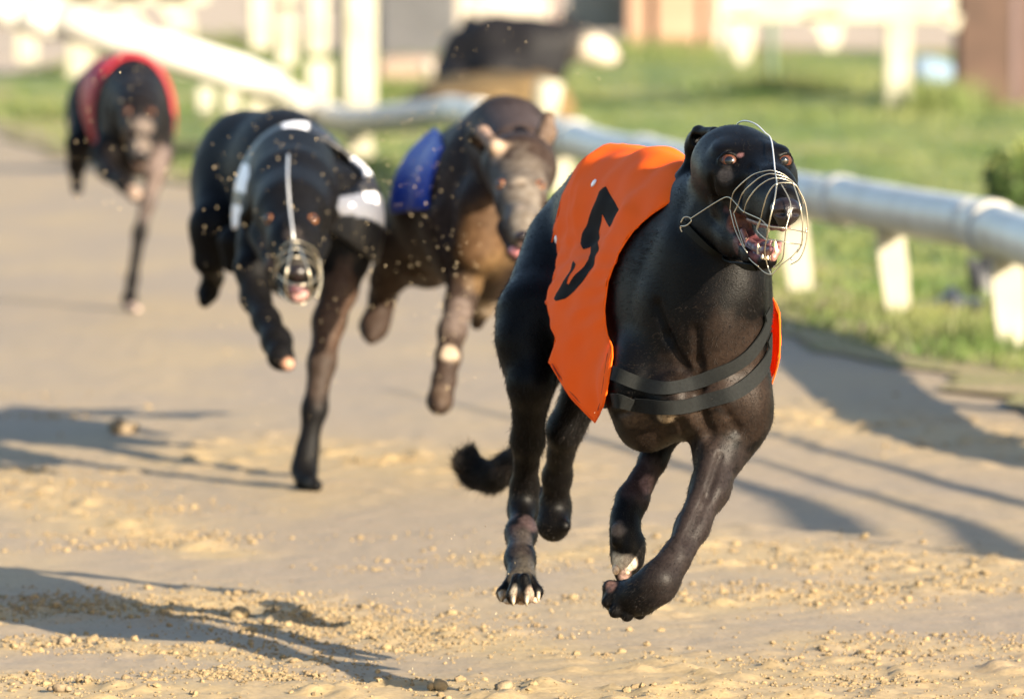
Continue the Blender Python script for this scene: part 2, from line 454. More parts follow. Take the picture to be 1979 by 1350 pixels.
def build_lead():
    root = empty('greyhound', G(1240, 1395))
    tag(root, 'black greyhound in the orange number 5 jacket leaping in front, mouth open', 'dog', 'greyhounds racing on the sand')
    b = Body()
    Fd = np.array([.225, -.974, 0]); Sd = np.array([.974, .225, 0]); Ud = np.array([0, 0, 1.0])
    def fr(pitch=0, yaw=0):
        c, s_ = math.cos(yaw), math.sin(yaw); f = Fd * c + Sd * s_; sd = Sd * c - Fd * s_
        f2 = f * math.cos(pitch) + Ud * math.sin(pitch); u2 = Ud * math.cos(pitch) - f * math.sin(pitch)
        return [f2, sd, u2]
    T = 'trunk'
    b.ell(P(1322, 585, 9.00), (.22, .096, .185), fr(R(8)), .05, T)          # rib cage
    b.ell(P(1230, 480, 9.28), (.23, .088, .130), fr(R(-4)), .06, T)         # loin
    b.ell(P(1147, 500, 9.52), (.14, .088, .118), fr(R(25)), .05, T)         # pelvis
    b.ell(P(1272, 402, 9.14), (.13, .058, .076), fr(), .04, T)
    b.ell(P(1190, 402, 9.36), (.15, .056, .074), fr(R(-4)), .04, T)
    b.ell(P(1190, 640, 9.20), (.20, .075, .10), fr(R(-10)), .05, T)         # flank, belly
    b.ell(P(1245, 630, 8.98), (.11, .048, .15), fr(R(20)), .035, T)         # shoulder blade, right
    b.ell(P(1402, 690, 8.93), (.10, .040, .14), fr(R(20)), .035, T)         # shoulder blade, left
    b.ell(P(1436, 775, 8.88), (.055, .036, .062), fr(), .03, T)
    b.ell(P(1225, 745, 8.90), (.06, .040, .060), fr(), .03, T)
    b.ell(P(1250, 822, 8.92), (.05, .039, .036), fr(), .022, T)             # brisket
    b.ell(P(1345, 800, 8.88), (.06, .055, .035), fr(), .03, T)
    b.ell(P(1300, 770, 8.84), (.04, .03, .035), fr(), .02, T); b.ell(P(1390, 770, 8.84), (.04, .03, .035), fr(), .02, T)
    # neck and withers
    b.limb([(1392, 395, 8.87, 72), (1388, 500, 8.87, 84), (1370, 590, 8.90, 100), (1338, 690, 8.93, 112)], .035, 'neck')
    b.limb([(1388, 410, 8.92, 68), (1300, 545, 9.08, 102)], .05, 'neck')
    b.limb([(1416, 470, 8.82, 38), (1424, 560, 8.83, 36), (1424, 660, 8.86, 38)], .03, 'neck')
    b.limb([(1330, 480, 8.87, 40), (1300, 580, 8.88, 40), (1300, 690, 8.88, 44)], .03, 'neck')
    # head
    C = P(1428, 322, 8.80); N = P(1519, 405, 8.565); hf = (N - C) / np.linalg.norm(N - C)
    hs = np.cross(hf, Ud); hs /= np.linalg.norm(hs); hu = np.cross(hs, hf)
    hs = -hs if hs[0] < 0 else hs
    hd = [hf, hs, hu]
    b.ell(P(1424, 322, 8.82), (.080, .060, .054), hd, .02, 'head')
    b.ell(P(1446, 334, 8.775), (.060, .064, .044), hd, .02, 'head')
    b.ell(P(1378, 378, 8.83), (.042, .021, .036), hd, .02, 'head')
    b.ell(P(1500, 372, 8.80), (.045, .022, .035), hd, .02, 'head')
    b.ell(P(1402, 290, 8.755), (.018, .015, .007), hd, .016, 'head'); b.ell(P(1506, 292, 8.75), (.015, .013, .007), hd, .016, 'head')
    b.limb([(1466, 305, 8.765, 24), (1496, 352, 8.67, 24), (1518, 385, 8.60, 20)], .014, 'head')
    b.limb([(1462, 352, 8.755, 58), (1490, 380, 8.67, 46), (1513, 404, 8.60, 34)], .022, 'head')
    b.limb([(1440, 392, 8.74, 30), (1472, 408, 8.66, 24), (1498, 424, 8.605, 19)], .012, 'head')     # upper lip
    b.limb([(1380, 425, 8.83, 48), (1425, 462, 8.76, 33), (1465, 492, 8.675, 24), (1484, 502, 8.64, 18)], .02, 'head')   # jaw
    b.limb([(1398, 396, 8.775, 22), (1425, 440, 8.745, 14), (1450, 485, 8.68, 11)], .012, 'head')      # stretched lip
    for x, y in ((1432, 352), (1424, 372), (1531, 348)):
        h_ = b.hit(x, y, ('head',), 8.4); b.cap(h_ + np.array([0, -.004, 0]), .007, h_ + np.array([.004, -.012, -.008]), .007, .016, 'head', '-')
    # mouth cavity
    b.limb([(1428, 428, 8.735, 15), (1458, 452, 8.66, 25), (1497, 470, 8.575, 31)], .007, 'head', '-')
    b.limb([(1440, 462, 8.69, 12), (1484, 478, 8.62, 19), (1500, 470, 8.57, 24)], .007, 'head', '-')
    # eye sockets and lids
    EY = []
    for x, y in ((1408, 309), (1519, 310)):
        p = b.hit(x, y, ('head',), 8.4); n = b.normal(p, ('head',)); n = n + np.array([0, -.9, 0]); n /= np.linalg.norm(n)
        EY.append((p - n * .0085, n))
    for (c, n) in EY: b.ell(c + n * .005, (.0122, .0122, .0108), None, .006, 'head', '-')
    for (c, n) in EY:
        ax = frame_from(n)
        for sgn in (-1, 1):
            q = [c + n * .0125 * (1 - abs(a) * .35) + ax[0] * a * .0125 + ax[1] * (.0094 if sgn > 0 else .0090) * sgn * (1 - abs(a) ** 2 * .8) for a in (-1, -.5, 0, .5, 1)]
            for a_, c_ in zip(q[:-1], q[1:]): b.cap(a_ - n * .003,   .0021, c_ - n * .003, .0021, .004, 'head')
    # ears folded back
    b.limb([(1380, 254, 8.87, 9), (1350, 256, 8.91, 10), (1336, 280, 8.93, 9)], .012, 'ear')
    b.ell(P(1354, 272, 8.93), (.030, .018, .014), hd, .010, 'ear')
    b.limb([(1336, 295, 8.93, 10), (1327, 345, 8.93, 12), (1328, 385, 8.92, 12)], .015, 'ear')
    b.ell(P(1352, 271, 8.905), (.012, .014, .009), hd, .004, 'ear', '-')
    # hind legs
    b.limb([(1092, 480, 9.50, 80), (1036, 610, 9.36, 72), (1026, 740, 9.31, 41), (1020, 850, 9.37, 28), (1014, 940, 9.43, 23), (1010, 985, 9.43, 24), (1007, 1030, 9.37, 26), (1005, 1080, 9.31, 25), (1008, 1118, 9.26, 29)], .02, 'leg')
    b.limb([(1000, 660, 9.33, 38), (1010, 760, 9.38, 22)], .03, 'leg')
    for x, y, d, r_ in ((972, 1146, 9.24, 12), (992, 1150, 9.20, 13), (1018, 1149, 9.19, 13), (1037, 1143, 9.23, 12)):
        b.limb([(1008 + (x - 1008) * .5, 1118, d + .01, 12), (x, y, d, r_), (x, y + 8, d + .002, r_ - 3)], .006, 'paw')
    b.limb([(1190, 600, 9.50, 74), (1150, 715, 9.40, 52), (1092, 830, 9.42, 31), (1077, 920, 9.50, 24), (1072, 980, 9.53, 27), (1070, 1012, 9.51, 27)], .02, 'leg')
    b.limb([(1070, 1018, 9.51, 23), (1091, 1016, 9.49, 12)], .015, 'leg')
    b.limb([(1068, 1010, 9.52, 27), (1050, 985, 9.62, 19), (1046, 962, 9.72, 18), (1040, 958, 9.76, 17)], .015, 'leg')
    # tail
    b.limb([(1105, 560, 9.66, 26), (1062, 720, 9.76, 20), (1020, 860, 9.82, 18), (985, 902, 9.86, 22), (950, 922, 9.90, 22), (918, 914, 9.92, 20), (904, 895, 9.92, 16), (906, 882, 9.92, 11)], .02, 'tail')
    # forelegs
    b.limb([(1290, 815, 9.00, 38), (1262, 890, 8.98, 24), (1240, 930, 8.97, 22), (1222, 965, 8.955, 29), (1209, 1000, 8.94, 25), (1208, 1028, 8.93, 25), (1213, 1058, 8.93, 29), (1211, 1084, 8.93, 25), (1203, 1112, 8.93, 14)], .014, 'leg')
    b.limb([(1190, 1020, 8.91, 9), (1191, 1046, 8.91, 9)], .008, 'leg'); b.limb([(1232, 1045, 8.93, 12), (1230, 1085, 8.93, 11)], .008, 'leg')
    b.limb([(1425, 800, 8.89, 62), (1392, 870, 8.86, 47), (1372, 945, 8.82, 34), (1337, 1020, 8.78, 28), (1304, 1080, 8.74, 25), (1274, 1122, 8.72, 34), (1238, 1150, 8.73, 32), (1204, 1158, 8.75, 28), (1190, 1154, 8.76, 24)], .02, 'leg')
    b.limb([(1412, 850, 8.86, 14), (1384, 950, 8.80, 11), (1335, 1060, 8.75, 9)], .012, 'leg')
    b.limb([(1282, 1150, 8.71, 12), (1262, 1160, 8.71, 10)], .012, 'leg')
    b.limb([(1374, 880, 8.825, 12), (1346, 970, 8.785, 11), (1310, 1050, 8.74, 8)], .016, 'leg')
    b.limb([(1200, 1150, 8.75, 20), (1178, 1133, 8.75, 13)], .01, 'leg')
    for x, y, d, r_ in ((1174, 1162, 8.74, 12), (1189, 1181, 8.73, 13), (1212, 1188, 8.73, 13), (1236, 1185, 8.74, 12)):
        b.limb([(x + 14, y - 20, d, 12), (x, y, d, r_)], .003, 'paw')
    def groove(pix, r_, k, d0=8.4, sink=0.0):
        pts = [b.hit(x, y, None, d0, 9.9) for x, y in pix]
        for a_, c_ in zip(pts[:-1], pts[1:]): b.cap(a_, r_, c_, r_, k, 'groove', '-')
    groove([(1345, 640), (1348, 700), (1352, 745)], .002, .014)
    groove([(1290, 830), (1312, 818), (1335, 850)], .002, .016)
    groove([(1270, 590), (1290, 650), (1325, 710)], .0004, .016)
    groove([(1392, 880), (1366, 960), (1325, 1045)], .001, .009)
    groove([(1358, 800), (1372, 840)], .002, .014); groove([(1400, 790), (1425, 830)], .001, .014)
    groove([(1190, 800), (1235, 790), (1270, 800)], .001, .012)
    groove([(1375, 345), (1385, 385), (1420, 400)], .0008, .010); groove([(1450, 320), (1478, 345)], .0008, .010)
    # jacket outline on the trunk, as (distance along the spine, angle round it)
    A = P(1150, 520, 9.62); B = P(1335, 575, 8.80)
    jb = Body(); jb.pr = [p for p in b.pr if p['g'] == 'trunk']
    jb.ell(P(1186, 690, 9.09), (.19, .062, .125), fr(R(-6), R(6)), .05, 'trunk')
    TG = ('trunk',)
    to_st, surf = coat_patch(jb, A, B, None, None, TG)
    def st(pts): return [to_st(jb.hit(x, y, TG, 8.3, 9.9)) for x, y in pts]
    front_px = [(1296, 400), (1256, 427), (1226, 456), (1203, 495), (1184, 545), (1177, 595), (1181, 634), (1196, 667), (1190, 705), (1180, 762), (1158, 800)]
    back_px = [(1112, 752), (1072, 690), (1086, 652), (1069, 600), (1064, 560), (1070, 500), (1080, 440), (1092, 385), (1112, 345)]
    def fine(q): return [tuple(np.array(a) + (np.array(c) - np.array(a)) * t) for a, c in zip(q[:-1], q[1:]) for t in (0, .33, .67)] + [q[-1]]
    hemline = fine([front_px[-1], back_px[0]])[1:-1]
    fs, bs = st(fine(front_px) + hemline), st(fine(back_px))
    FT = [-148, -122, -110, -95] + [math.degrees(t) for _, t in fs]; FS = [.60, .66, .62, .62] + [a for a, _ in fs]
    BT = [-148, -120, -60] + [math.degrees(t) for _, t in bs][::-1]; BS = [.40, .30, .2] + [a for a, _ in bs][::-1]
    if DEBUG: print('front', [(round(a, 3), round(math.degrees(t))) for a, t in fs]); print('back', [(round(a, 3), round(math.degrees(t))) for a, t in bs])
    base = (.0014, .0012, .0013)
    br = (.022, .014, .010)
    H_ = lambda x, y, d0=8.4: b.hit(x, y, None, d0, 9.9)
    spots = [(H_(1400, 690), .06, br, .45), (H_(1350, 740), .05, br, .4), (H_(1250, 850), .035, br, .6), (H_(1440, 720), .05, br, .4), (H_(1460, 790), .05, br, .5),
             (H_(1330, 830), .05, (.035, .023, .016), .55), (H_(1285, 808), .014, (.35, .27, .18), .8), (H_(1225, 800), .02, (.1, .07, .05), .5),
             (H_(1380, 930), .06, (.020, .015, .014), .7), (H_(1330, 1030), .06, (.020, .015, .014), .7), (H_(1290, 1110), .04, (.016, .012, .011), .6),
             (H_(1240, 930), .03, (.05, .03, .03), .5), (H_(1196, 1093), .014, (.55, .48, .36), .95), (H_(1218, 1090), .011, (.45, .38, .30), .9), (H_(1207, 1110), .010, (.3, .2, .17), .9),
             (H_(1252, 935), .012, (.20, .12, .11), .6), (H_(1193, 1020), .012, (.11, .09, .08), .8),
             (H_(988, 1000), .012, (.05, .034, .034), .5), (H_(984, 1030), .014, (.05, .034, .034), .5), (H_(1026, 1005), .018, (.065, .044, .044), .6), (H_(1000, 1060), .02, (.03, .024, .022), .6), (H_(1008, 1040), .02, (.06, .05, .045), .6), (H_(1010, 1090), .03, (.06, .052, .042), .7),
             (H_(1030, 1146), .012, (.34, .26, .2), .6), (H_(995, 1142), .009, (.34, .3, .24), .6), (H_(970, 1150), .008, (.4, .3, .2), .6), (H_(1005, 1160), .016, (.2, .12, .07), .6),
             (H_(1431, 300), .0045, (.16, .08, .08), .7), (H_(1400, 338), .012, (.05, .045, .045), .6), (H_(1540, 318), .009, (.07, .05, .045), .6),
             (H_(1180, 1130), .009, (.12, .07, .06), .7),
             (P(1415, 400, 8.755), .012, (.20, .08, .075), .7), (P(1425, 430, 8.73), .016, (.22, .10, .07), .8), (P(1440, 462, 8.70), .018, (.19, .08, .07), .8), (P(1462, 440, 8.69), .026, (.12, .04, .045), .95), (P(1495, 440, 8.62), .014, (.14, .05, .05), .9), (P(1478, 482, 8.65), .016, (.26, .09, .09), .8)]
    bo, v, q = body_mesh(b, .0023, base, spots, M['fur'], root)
    # ---- fur
    neck_p = P(1290, 420, 8.98); tail_p = P(940, 915, 9.9)
    mouth_p = P(1470, 455, 8.64); eye_ps = [P(1408, 309, 8.74), P(1521, 310, 8.73)]
    def weight(c, n):
        w = np.ones(len(c)); L = np.full(len(c), .0045)
        facing = -(n @ np.array([0, -1, 0])); 
        dt = np.linalg.norm(c - tail_p, axis=1); L[dt < .14] = .016; w[dt < .14] = 5
        dn = np.linalg.norm(c - neck_p, axis=1); L[dn < .12] = .009; w[dn < .12] = 1.6
        th = np.linalg.norm(c - P(1020, 720, 9.4), axis=1); L[th < .14] = .008
        hd_ = c[:, 2] > P(1400, 450, 8.8)[2]
        L[hd_ & (c[:, 1] < 8.95)] = .0026
        w[np.linalg.norm(c - mouth_p, axis=1) < .045] = 0
        for e in eye_ps: w[np.linalg.norm(c - e, axis=1) < .02] = 0
        w[np.linalg.norm(c - P(1519, 405, 8.57), axis=1) < .035] = 0
        sq = np.array([to_st(p) for p in c]); w[(sq[:, 0] < np.interp(np.degrees(sq[:, 1]), FT, FS)) & (sq[:, 0] > np.interp(np.degrees(sq[:, 1]), BT, BS)) & (np.abs(sq[:, 1]) < R(149)) & (np.abs((c - A) @ np.array([0, 0, 1])) < .4) & (b.sdf(c, ('trunk',)) < .012)] = 0
        return w, L
    add_fur(b, v, q, 90000, .009, .00015, root, M['hair'], weight=weight, lift=.13)
    # ---- eyes
    look = P(1580, 380, 6.5) - P(1465, 310, 8.74)
    for c, n in EY:
        lk = look / np.linalg.norm(look) * .8 + n * .6; lk /= np.linalg.norm(lk)
        vv, ff = ball(c, .0126, 28, 20, frame_from(lk))
        eo = mesh_obj('eye', vv, ff, [M['iris'], M['pupil']], root, True)
        fm = []
        for poly in eo.data.polygons:
            cc = np.mean([np.array(eo.data.vertices[i].co) for i in poly.vertices], 0) - c
            a = math.degrees(math.acos(np.clip((cc @ lk) / np.linalg.norm(cc), -1, 1)))
            fm.append(1 if (a < 27 or a > 64) else 0)
        eo.data.polygons.foreach_set('material_index', fm)
    # ---- nose leather
    nb = Body(); cN = P(1518, 403, 8.575)
    nb.ell(cN, (.017, .0200, .0145), hd, .01); nb.ell(cN + hf * .006 - hu * .006, (.012, .014, .012), hd, .01)
    nb.limb([(1520, 420, 8.562, 8), (1514, 434, 8.57, 9)], .01)
    for s_ in (-1, 1):
        c1 = cN + hf * .0175 + hs * s_ * .0085 - hu * .002
        nb.cap(c1, .0036, c1 + hs * s_ * .008 - hf * .006 - hu * .002, .0022, .003, '', '-')
    nb.cap(cN + hf * .020 - hu * .002, .0008, cN + hf * .017 - hu * .016, .001, .002, '', '-')
    nv, nq = nb.surface(.0012); mesh_obj('nose', nv, nq, M['nose'], root)
    # ---- mouth: tongue, gums, teeth
    tb = Body(); tb.limb([(1446, 468, 8.70, 9), (1466, 481, 8.66, 10), (1482, 485, 8.635, 9), (1491, 482, 8.62, 7)], .01)
    tb.limb([(1474, 472, 8.66, 5), (1490, 466, 8.635, 5)], .006)
    tv, tq = tb.surface(.0016); mesh_obj('tongue', tv, tq, M['tongue'], root)
    gb = Body()
    rim = [(1448, 478, 8.685), (1462, 492, 8.655), (1478, 500, 8.635), (1494, 497, 8.63), (1502, 484, 8.635), (1505, 470, 8.65)]
    gb.limb([(x, y, d, 6.5) for x, y, d in rim], .005)
    gb.limb([(1436, 446, 8.71, 6), (1448, 478, 8.685, 6)], .005)
    gv, gq = gb.surface(.0014); mesh_obj('lower_gum', gv, gq, M['gum'], root)
    ub = Body(); ub.limb([(1448, 424, 8.70, 6), (1470, 432, 8.65, 6), (1492, 438, 8.60, 6), (1512, 441, 8.585, 5), (1524, 438, 8.60, 4)], .005)
    uv_, uq = ub.surface(.0014); mesh_obj('upper_gum', uv_, uq, M['gum'], root)
    def tooth(x, y, d, h, r, dx=0):
        a = P(x, y, d); c = P(x + dx, y - h, d - .002); m = MB(); m.tube([a, a * .6 + c * .4, a * .25 + c * .75, c], [r / 1480, r * .9 / 1480, r * .55 / 1480, r * .1 / 1480], 8)
        m.build('tooth', M['tooth'], root, True)
    tooth(1468, 496, 8.648, 26, 5, -3); tooth(1500, 488, 8.63, 26, 4.5, -2)
    for i in range(5): tooth(1474 + i * 5, 499 + (2 if i in (1, 2, 3) else 0), 8.628, 8, 3)
    for i in range(2): tooth(1442 + i * 8, 468 + i * 11, 8.695 - i * .014, 9, 4.5)
    tooth(1486, 434, 8.60, -16, 4)
    # claws and pads of the near hind paw
    for x, y, d in ((968, 1150, 9.215), (992, 1158, 9.18), (1018, 1158, 9.17), (1040, 1150, 9.21)):
        m = MB(); m.tube([P(x, y - 6, d), P(x, y + 4, d - .006), P(x, y + 12, d - .004)], [.0032, .0026, .0008], 8); m.build('claw', M['claw'], root, True)
    for x, y, d, rx in ((982, 1166, 9.225, 9), (1008, 1167, 9.21, 12), (1034, 1164, 9.225, 9)):
        vv, ff = ball(P(x, y - 5, d), (rx / 1390, .006, .0045)); mesh_obj('paw_pad', vv, ff, M['pad'], root)
    for x, y, d, rx in ((1190, 1108, 8.915, 7), (1212, 1108, 8.918, 8)):
        vv, ff = ball(P(x, y - 8, d), (rx / 1440, .005, .007)); mesh_obj('paw_pad', vv, ff, M['pad'], root)

    # ---- jacket
    RS = .11
    # far side is the mirror image, carried over the spine
    far_f = [(fs[0][0], -fs[0][1]), (.67, R(-25)), (.63, R(-45)), (.61, R(-75)), (.64, R(-92)), (.70, R(-102)), (.72, R(-122)), (.68, R(-136))]
    far_b = [(bs[0][0] + .05, R(-134))] + [(a, -t) for a, t in bs[1:]]
    poly = fs + bs
    poly_far = (far_f + far_b)[::-1]
    # right side outline: front (spine -> tip) then back (tip -> spine); far side: back spine->tip, then tip -> front spine
    outl = fs + bs + far_b[::-1] + far_f[::-1]
    num_px = [(1175.5, 371), (1202, 415.5), (1182, 444.4), (1169, 422), (1164.4, 455.5), (1166.6, 469), (1164, 487), (1155.5, 513), (1142, 535.5), (1120, 562), (1102, 575.5), (1088, 579), (1080, 575.5), (1082, 566.6), (1091, 553), (1100, 540), (1111, 522), (1118, 506.6), (1125, 514), (1115.5, 531), (1106, 548), (1109, 550), (1120, 538), (1133, 522), (1146, 504.4), (1149, 489), (1149, 481), (1136.4, 486.6), (1131.5, 475.5), (1135.5, 451), (1142, 429), (1151, 406.6), (1162, 380)]
    ns = st(num_px)
    def dens(lp, step):
        out = []
        for i, p in enumerate(lp):
            q = lp[(i + 1) % len(lp)]; L = math.hypot(p[0] - q[0], (p[1] - q[1]) * RS); n = max(1, int(L / step))
            out += [(p[0] + (q[0] - p[0]) * k / n, p[1] + (q[1] - p[1]) * k / n) for k in range(n)]
        return out
    ob = dens(outl, .006); nb_ = dens(st(fine(num_px + num_px[:1])[:-1]), .004)
    s0, s1 = min(p[0] for p in ob), max(p[0] for p in ob); t0, t1 = min(p[1] for p in ob), max(p[1] for p in ob)
    gg = np.array([(s_, t_ + (i % 2) * .003 / RS) for i, s_ in enumerate(np.arange(s0, s1, .006)) for t_ in np.arange(t0, t1, .006 / RS)])
    inner = [tuple(p) for p in gg[inside_poly(gg, ob)]]
    allp = ob + nb_ + inner
    no = len(ob); nn_ = len(nb_)
    v2 = [Vector((a, t * RS)) for a, t in allp]
    edges = [(i, (i + 1) % no) for i in range(no)] + [(no + i, no + (i + 1) % nn_) for i in range(nn_)]
    rv, re, rf, _, _, _ = delaunay_2d_cdt(v2, edges, [], 0, 1e-5)
    sts = np.array([(p.x, p.y / RS) for p in rv])
    th = sts[:, 1]
    wr = .0013 * np.sin(sts[:, 0] * 70 + th * 3) + .0014 * np.sin(sts[:, 0] * 38 - th * 9 + 1) + .0010 * np.sin(th * 26 + sts[:, 0] * 40)
    # folds running up to the spine near the back edge, cloth standing off at the hem
    wr += .003 * np.exp(-((sts[:, 0] - sts[:, 0].min()) / .08) ** 2) * np.sin(th * 14 + 1)
    for cs, ct, ang, ln, am in ((.30, .5, .9, .10, .004), (.36, .75, .7, .09, .003), (.26, .9, 1.1, .08, .0035), (.55, 1.9, .3, .10, .003), (.5, 2.1, -.3, .08, .0025), (.62, .45, .2, .07, .003)):
        ds, dt = sts[:, 0] - cs, (th - ct) * RS; u_ = ds * math.cos(ang) + dt * math.sin(ang); v_ = -ds * math.sin(ang) + dt * math.cos(ang)
        wr += .7 * am * np.exp(-(u_ / ln) ** 2 - (v_ / .009) ** 2)
    hem = np.clip((np.abs(th) - 1.9) / .6, 0, 1)
    far = np.clip((-th - 1.2) / .5, 0, 1)
    lift = .006 + wr + hem * .006 + far * .014
    X, dr = surf(sts, lift)
    X2 = X + dr * .0009
    tri = []; fm = []
    cc = np.array([np.mean([(rv[i].x, rv[i].y / RS) for i in f], 0) for f in rf]); io = inside_poly(cc, ob); ii = inside_poly(cc, nb_)
    for f, u_, w_ in zip(rf, io, ii):
        if u_: tri.append(tuple(f)); fm.append(int(w_))
    n = len(X)
    faces = [t for t in tri] + [tuple(i + n for i in t[::-1]) for t in tri]
    # rim
    ec = {}
    for t in tri:
        for i in range(len(t)):
            e = (t[i], t[(i + 1) % len(t)]); ec[e] = 1
    for (a, c) in list(ec):
        if (c, a) not in ec: faces.append((a, c, c + n, a + n)[::-1]); fm2 = 0
    allv = np.concatenate([X2, X])
    # winding: outer skin uses first n
    jk = mesh_obj('racing_jacket', allv, faces, [M['orange'], M['orange']], root, True)
    nf = [t for t, m in zip(tri, fm) if m]
    used = sorted({i for t in nf for i in t}); mp = {u: k for k, u in enumerate(used)}
    nv_ = (X + dr * .0014)[used]
    number = mesh_obj('printed_number_five', nv_, [tuple(mp[i] for i in t) for t in nf], M['ink'], None, True)
    number['writing'] = '5'
    parent_to(number, jk)
    # stitched hem along the outline
    k = [i for i in range(no)]
    Xo, dro = surf(np.array(ob), .0068 + np.interp(np.abs([t for _, t in ob]), [1.9, 2.5], [0, .006]) + np.interp(-np.array([t for _, t in ob]), [1.2, 1.7], [0, .014]))
    m = MB(); m.tube(list(Xo)[::2], .0012, 6, closed=True); parent_to(m.build('hem', M['orange'], None, True), jk)
    for line in ([(1187, 672), (1181, 705), (1171, 762), (1160, 786)], [(1150, 784), (1112, 742), (1080, 692)]):
        q_, _d = surf(np.array(st(fine(line))), .0125); m = MB(); m.tube(spline(list(q_), 3), .0007, 5); parent_to(m.build('stitching', M['stitch'], None, True), jk)
    # buttons
    for x, y in ((1152, 364), (1116, 411), (1084, 468)):
        s_ = to_st(b.hit(x, y, TG, 8.3, 9.9)); p, d_ = surf(np.array([s_]), .0085); nrm = b.normal(p[0], TG)
        vv, ff = ball(p[0], (.0062, .0062, .0022), 16, 8, frame_from(nrm)); parent_to(mesh_obj('button', vv, ff, M['pin'], None), jk)
    # ---- elastic chest straps
    TN = ('trunk', 'neck', 'leg')
    for pix, w in (([(1165, 712), (1190, 722), (1240, 742), (1290, 752), (1340, 742), (1400, 715), (1440, 690), (1462, 664), (1474, 642), (1480, 620), (1478, 600)], .0185),
                   ([(1160, 775), (1190, 772), (1230, 780), (1290, 786), (1350, 778), (1410, 762), (1446, 740), (1468, 716), (1480, 692), (1484, 672), (1482, 650)], .0195)):
        vv, ff = strip_on(b, pix, w, .0030, TN, 8.3, 9.9, 8, .0020)
        mesh_obj("elastic_strap", vv, ff, M["elastic"], root, True)
    # ---- muzzle
    mz = empty('wire_muzzle', P(1498, 331, 8.62)); parent_to(mz, root)
    wires = []
    def w_(pts, r=.00085, nm='wire'): 
        m = MB(); m.tube(spline([P(*q) for q in pts], 8), r, 6); wires.append(m)
    w_([(1411, 404, 8.705), (1414, 384, 8.695), (1423, 365, 8.675), (1453, 339, 8.66), (1482, 330, 8.64), (1498, 331, 8.635), (1517, 339, 8.64), (1533, 355, 8.65), (1540, 372, 8.67), (1545, 400, 8.70)])
    w_([(1418, 412, 8.69), (1426, 397, 8.68), (1437, 371, 8.65), (1461, 348, 8.635), (1482, 337, 8.62), (1499, 337, 8.615), (1525, 346, 8.62), (1540, 362, 8.635), (1548, 392, 8.66)])
    w_([(1438, 409, 8.655), (1445, 387, 8.63), (1461, 365, 8.615), (1482, 349, 8.60), (1501, 344, 8.595), (1525, 350, 8.60), (1543, 366, 8.615), (1553, 395, 8.635)])
    w_([(1463, 444, 8.615), (1470, 424, 8.60), (1477, 395, 8.58), (1485, 373, 8.565), (1501, 355, 8.555), (1533, 355, 8.555), (1546, 371, 8.56), (1557, 397, 8.565), (1561, 440, 8.57), (1556, 475, 8.575), (1545, 500, 8.58), (1528, 511, 8.59)])
    w_([(1414, 384, 8.695), (1426, 397, 8.68), (1438, 409, 8.655), (1470, 424, 8.595), (1486, 437, 8.53), (1519, 441, 8.515), (1558, 449, 8.56)])
    w_([(1481, 463, 8.56), (1503, 465, 8.53), (1530, 470, 8.53), (1549, 472, 8.57)])
    w_([(1498, 331, 8.635), (1500, 344, 8.59), (1501, 356, 8.55), (1497, 385, 8.52), (1489, 420, 8.515), (1485, 440, 8.53), (1481, 463, 8.56)], .0010)
    w_([(1411, 404, 8.705), (1420, 440, 8.695), (1433, 470, 8.675), (1442, 485, 8.66), (1458, 507, 8.66), (1475, 524, 8.62), (1490, 530, 8.60), (1500, 522, 8.59), (1509, 512, 8.58), (1533, 493, 8.57), (1551, 467, 8.57), (1559, 440, 8.57)])
    w_([(1519, 441, 8.515), (1516, 470, 8.53), (1512, 500, 8.56), (1497, 516, 8.60)])
    w_([(1481, 463, 8.56), (1478, 486, 8.585), (1483, 512, 8.61), (1490, 530, 8.60)])
    w_([(1470, 424, 8.60), (1463, 444, 8.615), (1481, 463, 8.56)])
    w_([(1533, 355, 8.555), (1545, 392, 8.535), (1550, 420, 8.535), (1551, 440, 8.54), (1549, 472, 8.56), (1540, 488, 8.57)])
    w_([(1510, 356, 8.555), (1528, 395, 8.53), (1519, 441, 8.515)], .0007)
    w_([(1418, 412, 8.71), (1428, 445, 8.70), (1446, 495, 8.66), (1466, 515, 8.63)])
    for m in wires: parent_to(m.build('basket_wire', M['wire'], None, True), mz)
    for q in ((1414, 384, 8.694), (1426, 397, 8.678), (1438, 409, 8.653), (1470, 424, 8.598), (1486, 437, 8.529), (1481, 463, 8.558), (1498, 331, 8.633), (1500, 344, 8.588), (1501, 356, 8.548), (1533, 355, 8.553), (1519, 441, 8.513), (1558, 447, 8.56), (1549, 472, 8.568), (1530, 500, 8.58), (1497, 516, 8.60)):
        vv, ff = ball(P(*q), .0017, 8, 6); parent_to(mesh_obj('solder_joint', vv, ff, M['wire'], None, True), mz)
    # head loop: bow of soft wire standing off the skull
    hl = [P(1498, 333, 8.632)]
    for x, y, l in ((1489, 284, .009),):
        p = b.hit(x, y, ('head',), 8.4); hl.append(p + b.normal(p, ('head',)) * l)
    hl += [P(1478, 256, hl[-1][1] + .022), P(1462, 241, hl[-1][1] + .045), P(1444, 234, hl[-1][1] + .07), P(1430, 236, hl[-1][1] + .10), P(1420, 246, hl[-1][1] + .12)]
    m = MB(); m.tube(spline(hl, 10), .00105, 6)
    parent_to(m.build('head_loop', M['wire_dull'], None, True), mz)
    m = MB(); m.tube(spline([P(*q) for q in [(1414, 384, 8.695), (1403, 381, 8.71), (1380, 393, 8.73), (1352, 411, 8.745), (1334, 423, 8.76)]], 8), .0008, 6)
    m.tube(spline([P(*q) for q in [(1316, 430, 8.775), (1322, 420, 8.77), (1332, 420, 8.765), (1336, 427, 8.76), (1326, 436, 8.77), (1315, 438, 8.78), (1318, 448, 8.78)]], 6), .0009, 6)
    parent_to(m.build('side_wire', M['wire'], None, True), mz)
